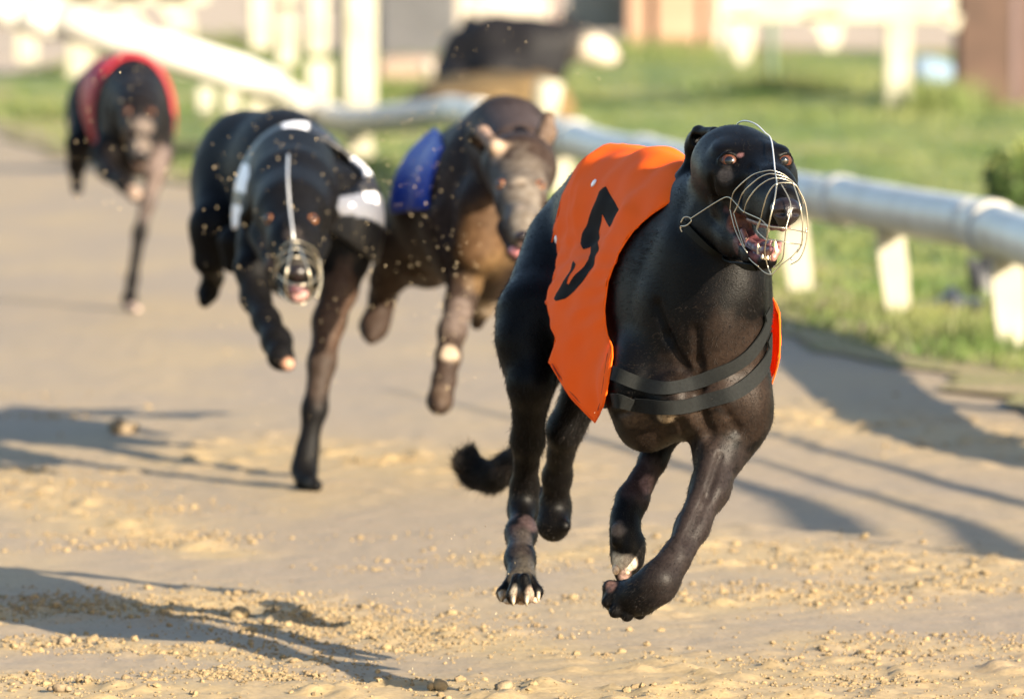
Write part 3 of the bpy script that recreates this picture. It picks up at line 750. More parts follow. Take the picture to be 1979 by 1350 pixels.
    vv, ff = strip_on(b, [(1320, 430), (1345, 455), (1375, 480), (1405, 498), (1440, 511), (1462, 514)], .011, .0022, None, 8.4, 9.5, 8, .002)
    parent_to(mesh_obj('throat_strap', vv, ff, M['leather'], None, True), mz)
    return b

# ================================================================== THE THREE DOGS BEHIND
M['cloth_blue'] = mat('blue_nylon', (.010, .046, .34), .5, .3, bump=(60, .3, .01), backlit=.15)
M['cloth_red'] = mat('red_nylon', (.38, .012, .022), .5, .4, bump=(60, .3, .01), backlit=.25)
M['cloth_stripe'] = mat('striped_nylon', (.5, .5, .5), .5, .4, attr='pigment', bump=(60, .2, .006))
def jacket_shell(body, lift, keep, vox, material, root, groups=('trunk',), stripes=None, name='racing_jacket'):
    """thin cloth shell over the trunk: the part of the lifted trunk surface where keep() is negative"""
    sub = Body(); sub.pr = [p for p in body.pr if p['g'] in groups]
    D, lo = sub.grid(vox)
    idx = np.stack(np.meshgrid(*[np.arange(n) for n in D.shape], indexing='ij'), -1) * vox + lo
    shell = np.maximum(D - lift, -(D - lift + .010))
    shell = np.maximum(shell, keep(idx)).astype(np.float64)
    w = 4 * vox; g = openvdb.FloatGrid(w); g.copyFromArray(np.clip(shell, -w, w))
    p, q = g.convertToQuads(0.0); p = np.asarray(p, float) * vox + lo; q = np.asarray(q)[:, ::-1].copy()
    o = mesh_obj(name, p, q, material, root, True)
    if stripes is not None:
        C = stripes(p); C = np.concatenate([C, np.ones((len(C), 1))], 1).astype(np.float32)
        a = o.data.color_attributes.new('pigment', 'FLOAT_COLOR', 'POINT'); a.data.foreach_set('color', C.ravel())
    return o
def simple_eye(root, body, x, y, d0, r, col='amber'):
    p = body.hit(x, y, ('head',), d0, d0 + 3); n = body.normal(p, ('head',)); n = n + np.array([0, -1.2, 0]); n /= np.linalg.norm(n)
    c = p - n * r * .35
    vv, ff = ball(c, r, 16, 12, frame_from(n)); eo = mesh_obj('eye', vv, ff, [M['amber'], M['pupil']], root, True)
    fm = []
    for poly in eo.data.polygons:
        cc = np.mean([np.array(eo.data.vertices[i].co) for i in poly.vertices], 0) - c
        a = math.degrees(math.acos(np.clip((cc @ n) / np.linalg.norm(cc), -1, 1))); fm.append(1 if (a < 30 or a > 62) else 0)
    eo.data.polygons.foreach_set('material_index', fm)
M['amber'] = mat('pale_amber_iris', (.16, .06, .02), .3, .5)
def round_axis(A, B):
    A = np.array(A, float); B = np.array(B, float); ax = (B - A) / np.linalg.norm(B - A); up = np.array([0, 0, 1.0]); up = up - ax * (up @ ax); up /= np.linalg.norm(up); rt = np.cross(ax, up)
    def f(X):
        q = X - A; return q @ ax, np.degrees(np.arctan2(q @ rt, q @ up))
    return f
def blob_fur(b, v, q, n, root, L=.0045, r=.0002, col='hair', seed=3):
    add_fur(b, v, q, n, L, r, root, M[col], lift=.2, seed=seed, weight=lambda c, nr: ((c[:, 1] > 0) * 1.0, np.full(len(c), L)))

def build_striped():
    root = empty('greyhound', G(595, 945))
    tag(root, 'black greyhound in a black and white striped jacket, head low, on one foreleg', 'dog', 'greyhounds racing on the sand')
    b = Body(); T = 'trunk'; dT = 12.62
    Fd = np.array([.10, -.995, 0]); Sd = np.array([.995, .10, 0]); U = np.array([0, 0, 1.0]); ax = [Fd, Sd, U]
    b.ell(P(575, 418, 12.62), (.24, .104, .160), ax, .05, T)
    b.ell(P(668, 432, 12.45), (.08, .050, .095), ax, .04, T)
    b.ell(P(545, 335, 13.05), (.24, .112, .128), ax, .06, T)
    b.ell(P(470, 360, 13.2), (.16, .105, .15), ax, .05, T)
    b.ell(P(620, 430, 12.5), (.12, .085, .12), ax, .04, T)
    b.limb([(565, 330, 12.38, 84), (565, 375, 12.15, 80), (565, 400, 12.02, 74)], .04, 'neck')
    b.limb([(508, 400, 12.45, 42), (500, 470, 12.38, 38)], .04, 'neck')
    # head hanging low towards the camera
    b.ell(P(563, 405, 11.98), (.075, .068, .066), ax, .02, 'head')
    b.limb([(563, 415, 11.93, 66), (568, 470, 11.82, 44), (574, 520, 11.72, 28)], .03, 'head')
    b.limb([(505, 455, 11.95, 26), (535, 520, 11.84, 20), (565, 562, 11.76, 18), (578, 568, 11.74, 17)], .015, 'head')
    b.limb([(618, 470, 11.95, 22), (600, 520, 11.84, 17), (578, 566, 11.75, 16)], .015, 'head')
    b.limb([(500, 380, 12.05, 14), (478, 420, 12.1, 14), (484, 455, 12.1, 8)], .01, 'ear'); b.limb([(622, 380, 12.05, 14), (640, 415, 12.1, 14), (632, 448, 12.1, 8)], .01, 'ear')
    b.limb([(556, 545, 11.70, 8), (574, 552, 11.66, 11), (594, 545, 11.70, 8)], .006, 'head', '-')
    # haunch and hind leg on the left, hanging
    b.limb([(440, 350, 13.15, 62), (415, 440, 13.0, 45), (405, 500, 13.0, 32)], .03, 'leg')
    b.limb([(405, 500, 13.0, 30), (412, 535, 13.1, 20), (402, 565, 13.1, 19), (396, 582, 13.08, 13)], .012, 'leg')
    b.limb([(455, 470, 12.9, 36), (448, 510, 12.9, 18)], .03, 'leg')
    # folded foreleg
    b.limb([(500, 450, 12.42, 38), (488, 520, 12.34, 32), (494, 575, 12.3, 27), (515, 620, 12.22, 25), (535, 660, 12.15, 27), (543, 690, 12.1, 22), (556, 703, 12.08, 14)], .02, 'leg')
    # standing foreleg
    b.limb([(655, 430, 12.45, 62), (668, 500, 12.42, 44), (655, 560, 12.38, 34), (636, 620, 12.34, 30), (622, 700, 12.30, 25), (608, 790, 12.27, 22), (594, 870, 12.26, 19), (588, 905, 12.25, 22), (592, 930, 12.22, 22)], .02, 'leg')
    b.limb([(592, 928, 12.22, 18), (612, 938, 12.16, 12)], .01, 'leg')
    b.limb([(560, 470, 12.5, 60), (560, 490, 12.6, 50)], .04, T)
    # far hind leg, trailing behind
    b.limb([(520, 400, 13.2, 55), (560, 470, 13.4, 30), (548, 440, 13.7, 18)], .03, 'leg')
    b.limb([(470, 330, 13.3, 16), (455, 430, 13.6, 12), (440, 470, 13.8, 9)], .02, 'tail')
    H_ = lambda x, y: b.hit(x, y, None, 11.4, 14.2)
    br = (.055, .034, .024)
    spots = [(H_(655, 560), .05, br, .8), (H_(636, 640), .05, br, .8), (H_(622, 720), .05, (.04, .028, .022), .7), (H_(520, 500), .02, (.10, .05, .03), .7), (H_(560, 702), .012, (.35, .2, .14), .9),
             (H_(510, 470), .02, (.06, .035, .02), .6), (H_(574, 570), .018, (.42, .24, .22), .9), (H_(566, 556), .012, (.2, .1, .09), .8), (H_(567, 455), .02, (.035, .03, .03), .7), (H_(576, 510), .014, (.04, .035, .03), .6), (H_(596, 935), .012, (.05, .04, .03), .8)]
    bo, v, q = body_mesh(b, .0045, (.0032, .003, .0034), spots, M['fur_soft'], root)
    blob_fur(b, v, q, 9000, root)
    simple_eye(root, b, 520, 424, 11.3, .011); simple_eye(root, b, 604, 424, 11.3, .011)
    vv, ff = ball(P(575, 526, 11.69), (.017, .012, .013)); mesh_obj('nose', vv, ff, M['nose'], root)
    vv, ff = ball(P(573, 560, 11.70), (.014, .012, .008)); mesh_obj('tongue', vv, ff, M['tongue'], root)
    f = round_axis(P(560, 400, 13.2), P(578, 400, 12.2))
    def keep(X):
        s_, th = f(X)
        front = .70 + .10 * np.clip((np.abs(th) - 60) / 60, 0, 1) + .22 * np.clip((np.abs(th) - 50) / 40, 0, 1)
        return np.maximum.reduce([(s_ - front) * .8, (.50 - s_) * .8, (np.abs(th + 8) - 118) * .002])
    def stripes(p):
        s_, th = f(p); C = np.tile([.012, .012, .014], (len(p), 1))
        for c, w in ((0, 9), (-66, 11), (62, 13), (-103, 11), (100, 12)): C[np.abs(th - c - (s_ - .6) * (60 if c < 0 else 0)) < w] = (.78, .78, .82)
        return C
    jacket_shell(b, .020, keep, .005, M['cloth_stripe'], root, stripes=stripes)
    # muzzle basket
    mz = empty('wire_muzzle', P(563, 470, 11.7)); parent_to(mz, root)
    def w_(pts, r=.0016, nm='basket_wire', m_='wire'):
        m = MB(); m.tube(spline([P(*q_) for q_ in pts], 6), r, 6); parent_to(m.build(nm, M[m_], None, True), mz)
    w_([(557, 300, 12.02), (556, 340, 11.86), (560, 400, 11.80), (565, 440, 11.75), (567, 462, 11.74)], .0022, 'head_loop', 'wire_dull')
    for k, (y, d, wd) in enumerate(((470, 11.72, 40), (484, 11.68, 42), (500, 11.64, 42))):
        w_([(573 - wd, y + 40, d + .12), (573 - wd * .8, y + 12, d + .05), (570, y - 4, d), (575 + wd * .8, y + 12, d + .05), (577 + wd, y + 40, d + .12)])
    w_([(567, 462, 11.74), (560, 500, 11.62), (552, 540, 11.60), (556, 580, 11.64)]); w_([(570, 464, 11.74), (588, 500, 11.62), (600, 540, 11.60), (598, 580, 11.64)])
    w_([(536, 530, 11.75), (560, 548, 11.60), (600, 548, 11.60), (616, 530, 11.75)]); w_([(540, 560, 11.76), (556, 580, 11.64), (578, 588, 11.62), (598, 580, 11.64), (612, 560, 11.76)])
    w_([(616, 500, 11.8), (620, 540, 11.78), (612, 575, 11.76)], .0026)

def build_blue():
    root = empty('greyhound', G(900, 930))
    tag(root, 'brindle brown greyhound in a blue jacket with grey face and half raised ears', 'dog', 'greyhounds racing on the sand')
    b = Body(); T = 'trunk'
    Fd = np.array([.25, -.968, 0]); Sd = np.array([.968, .25, 0]); U = np.array([0, 0, 1.0]); ax = [Fd, Sd, U]
    b.ell(P(925, 410, 12.55), (.22, .105, .165), ax, .05, T)
    b.ell(P(965, 312, 12.75), (.22, .095, .105), ax, .06, T)
    b.ell(P(860, 400, 12.85), (.2, .095, .13), ax, .06, T)
    b.ell(P(825, 440, 13.05), (.14, .085, .12), ax, .05, T)
    b.limb([(985, 272, 12.35, 86), (1000, 300, 12.2, 68)], .04, 'neck')
    b.limb([(975, 262, 12.6, 78), (940, 330, 12.5, 85)], .04, 'neck')
    b.limb([(940, 400, 12.35, 58), (925, 480, 12.35, 55)], .04, 'neck')
    # head
    b.ell(P(1003, 318, 12.05), (.075, .068, .060), ax, .02, 'head')
    b.limb([(1005, 335, 12.0, 66), (1007, 390, 11.88, 44), (1010, 440, 11.78, 30), (1011, 458, 11.75, 24)], .03, 'head')
    b.limb([(985, 440, 11.92, 26), (1000, 485, 11.85, 18), (1010, 492, 11.83, 15)], .015, 'head')
    b.limb([(990, 476, 11.80, 6), (1010, 482, 11.76, 8), (1028, 474, 11.80, 6)], .006, 'head', '-')
    b.limb([(945, 296, 12.1, 13), (920, 262, 12.1, 16), (934, 256, 12.05, 12), (958, 285, 11.98, 15)], .010, 'ear')
    b.limb([(958, 285, 12.06, 14), (975, 280, 12.08, 9)], .010, 'ear')
    b.limb([(1040, 290, 12.1, 16), (1056, 258, 12.1, 18), (1060, 226, 12.1, 12)], .012, 'ear')
    # far hind leg and haunch left
    b.limb([(820, 420, 13.1, 62), (775, 480, 13.0, 48), (748, 540, 13.05, 28), (740, 570, 13.1, 22), (732, 610, 13.1, 18), (722, 632, 13.08, 22), (718, 652, 13.05, 13)], .03, 'leg')
    b.limb([(800, 480, 12.95, 40), (800, 510, 12.95, 25)], .04, 'leg')
    # folded near foreleg
    b.limb([(870, 430, 12.45, 48), (885, 500, 12.4, 36), (898, 550, 12.36, 30), (888, 590, 12.34, 27), (874, 640, 12.3, 25), (866, 690, 12.26, 22), (858, 735, 12.24, 20), (850, 775, 12.22, 22), (848, 785, 12.2, 15)], .02, 'leg')
    b.limb([(950, 470, 12.45, 45), (945, 540, 12.5, 28), (935, 590, 12.55, 18), (922, 625, 12.6, 13)], .03, 'leg')
    b.limb([(900, 420, 13.2, 50), (940, 520, 13.3, 26), (950, 560, 13.5, 16)], .03, 'leg')
    b.limb([(860, 430, 13.25, 16), (820, 520, 13.5, 12), (800, 540, 13.6, 9)], .02, 'tail')
    H_ = lambda x, y: b.hit(x, y, None, 11.4, 14.2)
    gy = (.11, .095, .08)
    spots = [(H_(1005, 330), .07, gy, .7), (H_(1005, 390), .06, (.12, .104, .088), .85), (H_(1010, 440), .04, (.12, .106, .09), .8), (H_(1003, 350), .012, (.24, .20, .16), .6), (H_(1005, 400), .01, (.24, .2, .17), .6),
             (H_(985, 225), .08, (.045, .034, .033), .8), (H_(930, 262), .03, (.26, .18, .14), .9), (H_(955, 285), .024, (.30, .22, .16), .9), (H_(1056, 250), .03, (.12, .085, .065), .7),
             (H_(930, 460), .06, (.075, .042, .02), .8), (H_(950, 530), .05, (.09, .055, .025), .8), (H_(940, 410), .03, (.05, .03, .018), .6),
             (H_(880, 610), .04, (.09, .07, .062), .8), (H_(868, 680), .017, (.28, .225, .17), .9), (H_(935, 600), .035, (.2, .16, .12), .8), (H_(855, 760), .02, (.06, .042, .03), .6),
             (H_(1000, 488), .014, (.45, .2, .2), .9), (H_(1010, 470), .01, (.2, .12, .12), .7)]
    bo, v, q = body_mesh(b, .0045, (.026, .017, .013), spots, M['fur_soft'], root)
    blob_fur(b, v, q, 9000, root, seed=4)
    simple_eye(root, b, 968, 357, 11.3, .0105); simple_eye(root, b, 1044, 357, 11.3, .0105)
    vv, ff = ball(P(1012, 458, 11.70), (.017, .012, .012)); mesh_obj('nose', vv, ff, M['nose'], root)
    vv, ff = ball(P(1006, 484, 11.77), (.022, .014, .010)); mesh_obj('tongue', vv, ff, M['tongue_bright'], root)
    f = round_axis(P(870, 400, 13.2), P(960, 390, 12.2))
    def keep(X):
        s_, th = f(X)
        front = .40 + .32 * np.clip((th - 18) / 16, 0, 1)
        return np.maximum.reduce([(s_ - front) * .8, (.36 - s_) * .8, (np.abs(th) - 96) * .002, (22 - np.abs(th)) * .002])
    jacket_shell(b, .014, keep, .005, M['cloth_blue'], root)

def build_red():
    root = empty('greyhound', G(252, 600))
    tag(root, 'black greyhound in a red jacket, last of the pack, blurred by distance', 'dog', 'greyhounds racing on the sand')
    b = Body(); T = 'trunk'
    Fd = np.array([.1, -.995, 0]); Sd = np.array([.995, .1, 0]); U = np.array([0, 0, 1.0]); ax = [Fd, Sd, U]
    b.ell(P(255, 225, 18.1), (.24, .108, .165), ax, .05, T)
    b.ell(P(235, 195, 18.5), (.24, .115, .13), ax, .06, T)
    b.ell(P(200, 182, 18.2), (.13, .052, .085), ax, .05, T)
    b.ell(P(195, 220, 18.8), (.15, .10, .14), ax, .05, T)
    b.limb([(262, 175, 17.95, 52), (268, 205, 17.8, 48)], .04, 'neck')
    b.limb([(265, 240, 17.9, 52), (262, 300, 17.95, 40)], .04, 'neck')
    b.ell(P(268, 215, 17.65), (.075, .066, .06), ax, .02, 'head')
    b.limb([(268, 220, 17.6, 42), (272, 260, 17.5, 30), (274, 300, 17.42, 20)], .03, 'head')
    b.limb([(258, 270, 17.6, 18), (268, 312, 17.5, 12)], .015, 'head')
    b.limb([(228, 190, 17.8, 9), (215, 215, 17.85, 9)], .01, 'ear'); b.limb([(300, 190, 17.8, 9), (312, 212, 17.85, 9)], .01, 'ear')
    b.limb([(185, 215, 18.75, 48), (155, 280, 18.6, 25), (148, 320, 18.65, 15), (148, 345, 18.7, 9), (149, 365, 18.65, 12)], .03, 'leg')
    b.limb([(218, 252, 17.98, 26), (200, 300, 17.9, 21), (215, 335, 17.8, 17), (240, 355, 17.7, 15), (262, 378, 17.65, 14)], .02, 'leg')
    b.limb([(305, 235, 18.0, 34), (312, 300, 17.95, 22), (300, 340, 17.92, 17), (286, 390, 17.90, 14), (270, 450, 17.88, 12), (256, 540, 17.86, 10), (250, 580, 17.85, 12), (254, 594, 17.82, 12)], .02, 'leg')
    b.limb([(250, 592, 17.82, 8), (266, 598, 17.78, 8)], .01, 'leg')
    b.limb([(230, 300, 18.9, 30), (200, 330, 19.0, 16)], .03, 'leg')
    b.limb([(190, 200, 18.9, 10), (170, 280, 19.2, 8)], .02, 'tail')
    H_ = lambda x, y: b.hit(x, y, None, 17, 19.6)
    pk = (.13, .10, .09)
    spots = [(H_(276, 240), .03, (.14, .115, .10), .8), (H_(274, 280), .03, (.17, .14, .12), .8), (H_(262, 370), .025, (.28, .21, .17), .9), (H_(285, 390), .05, (.08, .064, .06), .8), (H_(300, 335), .05, pk, .7),
             (H_(305, 300), .04, (.11, .085, .08), .7), (H_(240, 270), .025, (.16, .085, .03), .7), (H_(256, 596), .028, (.36, .28, .24), .95), (H_(262, 320), .02, (.3, .2, .17), .7), (H_(262, 150), .03, (.03, .028, .03), .5)]
    bo, v, q = body_mesh(b, .006, (.006, .005, .0052), spots, M['fur_soft'], root)
    simple_eye(root, b, 246, 216, 17, .0105); simple_eye(root, b, 292, 216, 17, .0105)
    vv, ff = ball(P(275, 300, 17.36), (.016, .012, .012)); mesh_obj('nose', vv, ff, M['nose'], root)
    f = round_axis(P(235, 235, 18.8), P(258, 230, 17.8))
    def keep(X):
        s_, th = f(X)
        return np.maximum.reduce([(s_ - .78) * .8, (.42 - s_) * .8, (np.abs(th) - 122) * .002])
    jacket_shell(b, .012, keep, .006, M['cloth_red'], root)
M['tongue_bright'] = mat('wet_pink_tongue', (.55, .22, .24), .35, .5)

# ================================================================== GROUND
def vnoise(x, y, seed=0):
    """smooth lattice noise, 0..1"""
    xi, yi = np.floor(x).astype(np.int64), np.floor(y).astype(np.int64); fx, fy = x - xi, y - yi
    fx = fx * fx * (3 - 2 * fx); fy = fy * fy * (3 - 2 * fy)
    def h(a, b):
        n = (a * 374761393 + b * 668265263 + seed * 974711) & 0x7fffffff
        n = ((n ^ (n >> 13)) * 1274126177) & 0x7fffffff
        return ((n ^ (n >> 16)) & 0xffff) / 65535.0
    return (h(xi, yi) * (1 - fx) + h(xi + 1, yi) * fx) * (1 - fy) + (h(xi, yi + 1) * (1 - fx) + h(xi + 1, yi + 1) * fx) * fy
def fbm(x, y, oct=4, seed=0):
    s_ = 0; a = .5
    for i in range(oct): s_ = s_ + a * vnoise(x * 2 ** i, y * 2 ** i, seed + i * 17); a *= .5
    return s_

# bands of kicked-up loose sand: photo points -> places on the ground, spread in metres
BANDS = []
for x0, y0, x1, y1, wd_, nn_ in ((0, 1185, 430, 1165, .10, 1000), (380, 1160, 900, 1240, .12, 1300), (0, 1255, 120, 1235, .05, 260), (230, 1250, 600, 1275, .06, 330), (560, 1180, 1040, 1260, .12, 420),
                              (0, 1315, 240, 1330, .05, 330), (330, 1300, 560, 1310, .035, 330), (640, 1320, 1100, 1335, .06, 160), (0, 915, 230, 1010, .16, 700), (200, 1010, 420, 1065, .08, 300), (760, 1040, 900, 1040, .12, 60),
                              (1290, 1175, 1640, 1140, .10, 420), (1600, 1150, 1979, 1110, .14, 500), (1300, 1060, 1979, 1100, .2, 400), (1560, 1240, 1979, 1265, .08, 420), (1500, 1330, 1800, 1335, .06, 130),
                              (120, 770, 260, 800, .15, 120), (500, 880, 900, 900, .3, 150), (1010, 1080, 1150, 1065, .08, 160), (0, 1345, 1979, 1345, .12, 380), (1180, 1290, 1979, 1310, .15, 260), (1500, 800, 1979, 860, .3, 200), (0, 1100, 1979, 1130, .5, 500), (0, 560, 900, 640, 1.2, 120)):
    BANDS.append((G(x0, y0), G(x1, y1), wd_, nn_))
def looseness(X, Y):
    L = np.zeros_like(X)
    for a, b_, sp_, n in BANDS:
        if n < 150 or sp_ > .4: continue
        dx, dy = b_[0] - a[0], b_[1] - a[1]; ll = dx * dx + dy * dy
        t = np.clip(((X - a[0]) * dx + (Y - a[1]) * dy) / ll, 0, 1)
        d2 = (X - a[0] - t * dx) ** 2 + ((Y - a[1] - t * dy) * .55) ** 2
        L = np.maximum(L, np.exp(-d2 / (2 * (sp_ * .8) ** 2)))
    return L
def axis(lo, hi, dlo, dhi, step, grow):
    c = list(np.arange(dlo, dhi, step)); s_ = step; v = c[-1]
    while v < hi: s_ *= grow; v += s_; c.append(v)
    s_ = step; v = c[0]; pre = []
    while v > lo: s_ *= grow; v -= s_; pre.append(v)
    return np.array(pre[::-1] + c)
def ground_height(X, Y):
    L = looseness(X, Y); f = np.clip((26 - Y) / 10, 0, 1)
    h = (fbm(X * 1.1, Y * 1.1, 3, 5) - .45) * .016 + (fbm(X * 7, Y * 5, 3, 9) - .45) * .008 * (.4 + L)
    h += (vnoise(X * 34, Y * 30, 3) - .5) * .003 + np.maximum(fbm(X * 22, Y * 20, 3, 21) - .5, 0) * .045 * L
    return h * f
def build_track():
    xs = axis(-90, 90, -1.5, 2.0, .0125, 1.12); ys = axis(-20, 420, 7.9, 14.5, .014, 1.035)
    X, Y = np.meshgrid(xs, ys, indexing='ij'); Z = ground_height(X, Y)
    V = np.stack([X, Y, Z], -1).reshape(-1, 3); n, m = X.shape
    I = np.arange(n * m).reshape(n, m)
    Fq = np.stack([I[:-1, :-1], I[1:, :-1], I[1:, 1:], I[:-1, 1:]], -1).reshape(-1, 4)
    o = mesh_obj('sand_track', V, Fq, M['sand'], None, True); tag(o, kind='structure')
    C = np.zeros((n * m, 4), np.float32); L = looseness(X, Y).reshape(-1) * (.55 + .9 * (fbm(X.reshape(-1) * 9, Y.reshape(-1) * 7, 3, 31)))
    C[:, 0] = C[:, 1] = C[:, 2] = np.clip(L, 0, 1); C[:, 3] = 1
    a = o.data.color_attributes.new('loose', 'FLOAT_COLOR', 'POINT'); a.data.foreach_set('color', C.ravel())
def sand_mat():
    m = bpy.data.materials.new('damp_sand'); m.use_nodes = True; nt = m.node_tree; b = nt.nodes['Principled BSDF']; N = nt.nodes.new; K = nt.links.new
    b.inputs['Roughness'].default_value = .75; b.inputs['Specular IOR Level'].default_value = .35
    geo = N('ShaderNodeNewGeometry'); mp = N('ShaderNodeMapping'); mp.inputs['Scale'].default_value = (1, .45, 1); K(geo.outputs['Position'], mp.inputs['Vector'])
    n1 = N('ShaderNodeTexNoise'); n1.inputs['Scale'].default_value = 1.7; n1.inputs['Detail'].default_value = 7; n1.inputs['Roughness'].default_value = .62; K(mp.outputs[0], n1.inputs['Vector'])
    rp = N('ShaderNodeValToRGB'); e = rp.color_ramp.elements; e[0].position = .44; e[1].position = .64; K(n1.outputs['Fac'], rp.inputs['Fac'])
    at = N('ShaderNodeAttribute'); at.attribute_name = 'loose'
    mxm = N('ShaderNodeMath'); mxm.operation = 'MAXIMUM'; sc = N('ShaderNodeMath'); sc.operation = 'MULTIPLY'; sc.inputs[1].default_value = .6
    K(rp.outputs['Color'], sc.inputs[0]); K(sc.outputs[0], mxm.inputs[0]); K(at.outputs['Fac'], mxm.inputs[1])
    mx = N('ShaderNodeMix'); mx.data_type = 'RGBA'; mx.inputs['A'].default_value = (*SAND_WET, 1); mx.inputs['B'].default_value = (*SAND_DRY, 1); K(mxm.outputs[0], mx.inputs['Factor'])
    n2 = N('ShaderNodeTexNoise'); n2.inputs['Scale'].default_value = 110; n2.inputs['Detail'].default_value = 4; K(geo.outputs['Position'], n2.inputs['Vector'])
    r2 = N('ShaderNodeMapRange'); r2.inputs['From Min'].default_value = .3; r2.inputs['From Max'].default_value = .7; r2.inputs['To Min'].default_value = .82; r2.inputs['To Max'].default_value = 1.14; K(n2.outputs['Fac'], r2.inputs['Value'])
    mu = N('ShaderNodeMix'); mu.data_type = 'RGBA'; mu.blend_type = 'MULTIPLY'; mu.inputs['Factor'].default_value = 1; K(mx.outputs['Result'], mu.inputs['A']); K(r2.outputs[0], mu.inputs['B']); K(mu.outputs['Result'], b.inputs['Base Color'])
    bp = N('ShaderNodeBump'); bp.inputs['Strength'].default_value = .5; bp.inputs['Distance'].default_value = .002; K(n2.outputs['Fac'], bp.inputs['Height']); K(bp.outputs[0], b.inputs['Normal'])
    return m
SAND_WET = (.200, .157, .110); SAND_DRY = (.268, .198, .102)
M['sand'] = sand_mat()
M['clod'] = mat('sand_clod', (.205, .152, .082), .85, .2, noise=40, col2=(.14, .10, .056), bump=(300, .5, .002))
M['dark_clod'] = mat('damp_clod', (.10, .075, .05), .8, .3, noise=50, col2=(.2, .15, .09), bump=(200, .5, .003))
M['grain'] = mat('flying_grain', (.34, .27, .17), .6, .4)
def ico():
    t = (1 + 5 ** .5) / 2
    v = np.array([(-1, t, 0), (1, t, 0), (-1, -t, 0), (1, -t, 0), (0, -1, t), (0, 1, t), (0, -1, -t), (0, 1, -t), (t, 0, -1), (t, 0, 1), (-t, 0, -1), (-t, 0, 1)], float) / math.hypot(1, t)
    f = np.array([(0, 11, 5), (0, 5, 1), (0, 1, 7), (0, 7, 10), (0, 10, 11), (1, 5, 9), (5, 11, 4), (11, 10, 2), (10, 7, 6), (7, 1, 8), (3, 9, 4), (3, 4, 2), (3, 2, 6), (3, 6, 8), (3, 8, 9), (4, 9, 5), (2, 4, 11), (6, 2, 10), (8, 6, 7), (9, 8, 1)])
    return v, f
def ico2():
    v, f = ico(); v = [tuple(p) for p in v]; mid = {}; out = []
    def m_(a, b):
        k = (min(a, b), max(a, b))
        if k not in mid: p = (np.array(v[a]) + np.array(v[b])) / 2; v.append(tuple(p / np.linalg.norm(p))); mid[k] = len(v) - 1
        return mid[k]
    for a, b, c in f:
        x, y, z = m_(a, b), m_(b, c), m_(c, a); out += [(a, x, z), (b, y, x), (c, z, y), (x, y, z)]
    return np.array(v), np.array(out)
def lumps(name, pos, size, m, g, base=None, rough=.35, squash=.75, smooth=False):
    v, f = base or ico(); k = len(v); n = len(pos)
    # random rotations
    q = g.normal(size=(n, 4)); q /= np.linalg.norm(q, axis=1)[:, None]; w, x, y, z = q.T
    Rm = np.stack([1 - 2 * (y * y + z * z), 2 * (x * y - w * z), 2 * (x * z + w * y), 2 * (x * y + w * z), 1 - 2 * (x * x + z * z), 2 * (y * z - w * x), 2 * (x * z - w * y), 2 * (y * z + w * x), 1 - 2 * (x * x + y * y)], -1).reshape(n, 3, 3)
    vv = v[None] * (1 + g.uniform(-rough, rough, (n, k, 1))) * g.uniform(.7, 1.25, (n, 1, 3))
    vv = np.einsum('nij,nkj->nki', Rm, vv); vv[..., 2] *= squash
    V = vv * size[:, None, None] + pos[:, None, :]
    FF = (f[None] + (np.arange(n) * k)[:, None, None]).reshape(-1, 3)
    return mesh_obj(name, V.reshape(-1, 3), FF, m, None, smooth)
def build_clods():
    g = np.random.default_rng(11); P_, S_ = [], []
    for a, b_, sp_, n in BANDS:
        n = int(n * 2.2); t = g.random(n); c = a[None] + (b_ - a)[None] * t[:, None]
        # clumpy: half the grains gather round a few heaps
        heaps = a[None] + (b_ - a)[None] * g.random((max(3, n // 110), 1)); heaps[:, :2] += g.normal(0, sp_ * .8, (len(heaps), 2)) * [1, 1.2]
        k = g.random(n) < .8; hi = g.integers(0, len(heaps), n)
        xy = np.where(k[:, None], heaps[hi, :2] + g.normal(0, .040, (n, 2)) * [1.6, 1.1], c[:, :2] + g.normal(0, sp_, (n, 2)) * [1, 1.3])
        sz = np.exp(g.normal(math.log(.0015), .55, n)); sz = np.minimum(sz, .0075)
        P_.append(np.concatenate([xy, sz[:, None] * .25], 1)); S_.append(sz)
    p = np.concatenate(P_); s_ = np.concatenate(S_); p[:, 2] += ground_height(p[:, 0], p[:, 1])
    big = s_ > .0045
    o = lumps('sand_crumbs', p[~big], s_[~big], M['clod'], g); tag(o, 'golden crumbs of loose sand scattered in bands over the track', 'sand', kind='stuff')
    o = lumps('sand_clods', p[big], s_[big], M['clod'], g, ico2(), .22); tag(o, 'larger broken lumps of loose sand lying among the crumbs', 'sand', kind='stuff')
    # a few lumps that stand out
    for px, py, r_, mt, lab in ((975, 1339, .014, 'dark_clod', 'dark brown lump of earth at the bottom edge, below the shadow tip'), (462, 1186, .017, 'clod', 'largest yellow sand lump in the middle of the kicked-up band'),
                               (850, 1334, .013, 'clod', 'pale rounded sand lump just left of the dark earth lump'), (125, 1243, .013, 'dark_clod', 'brown lump at the upper edge of the long foreground shadow'), (114, 1342, .011, 'dark_clod', 'small reddish brown lump at the lower left edge'),
                               (232, 835, .026, 'dark_clod', 'blurred olive lump on the sand beyond the striped dog\'s shadow')):
        c = G(px, py); c[2] = r_ * .4 + float(ground_height(c[0:1], c[1:2])[0])
        k = g.integers(3, 5); pp = np.array([c + np.append(g.normal(0, r_ * .55, 2), 0) * (i > 0) for i in range(k)]); ss = np.array([r_ * (.8 if i == 0 else .45) for i in range(k)])
        o = lumps('sand_lump', pp, ss, M[mt], g, ico2(), .16, .8, True); tag(o, lab, 'sand lump')
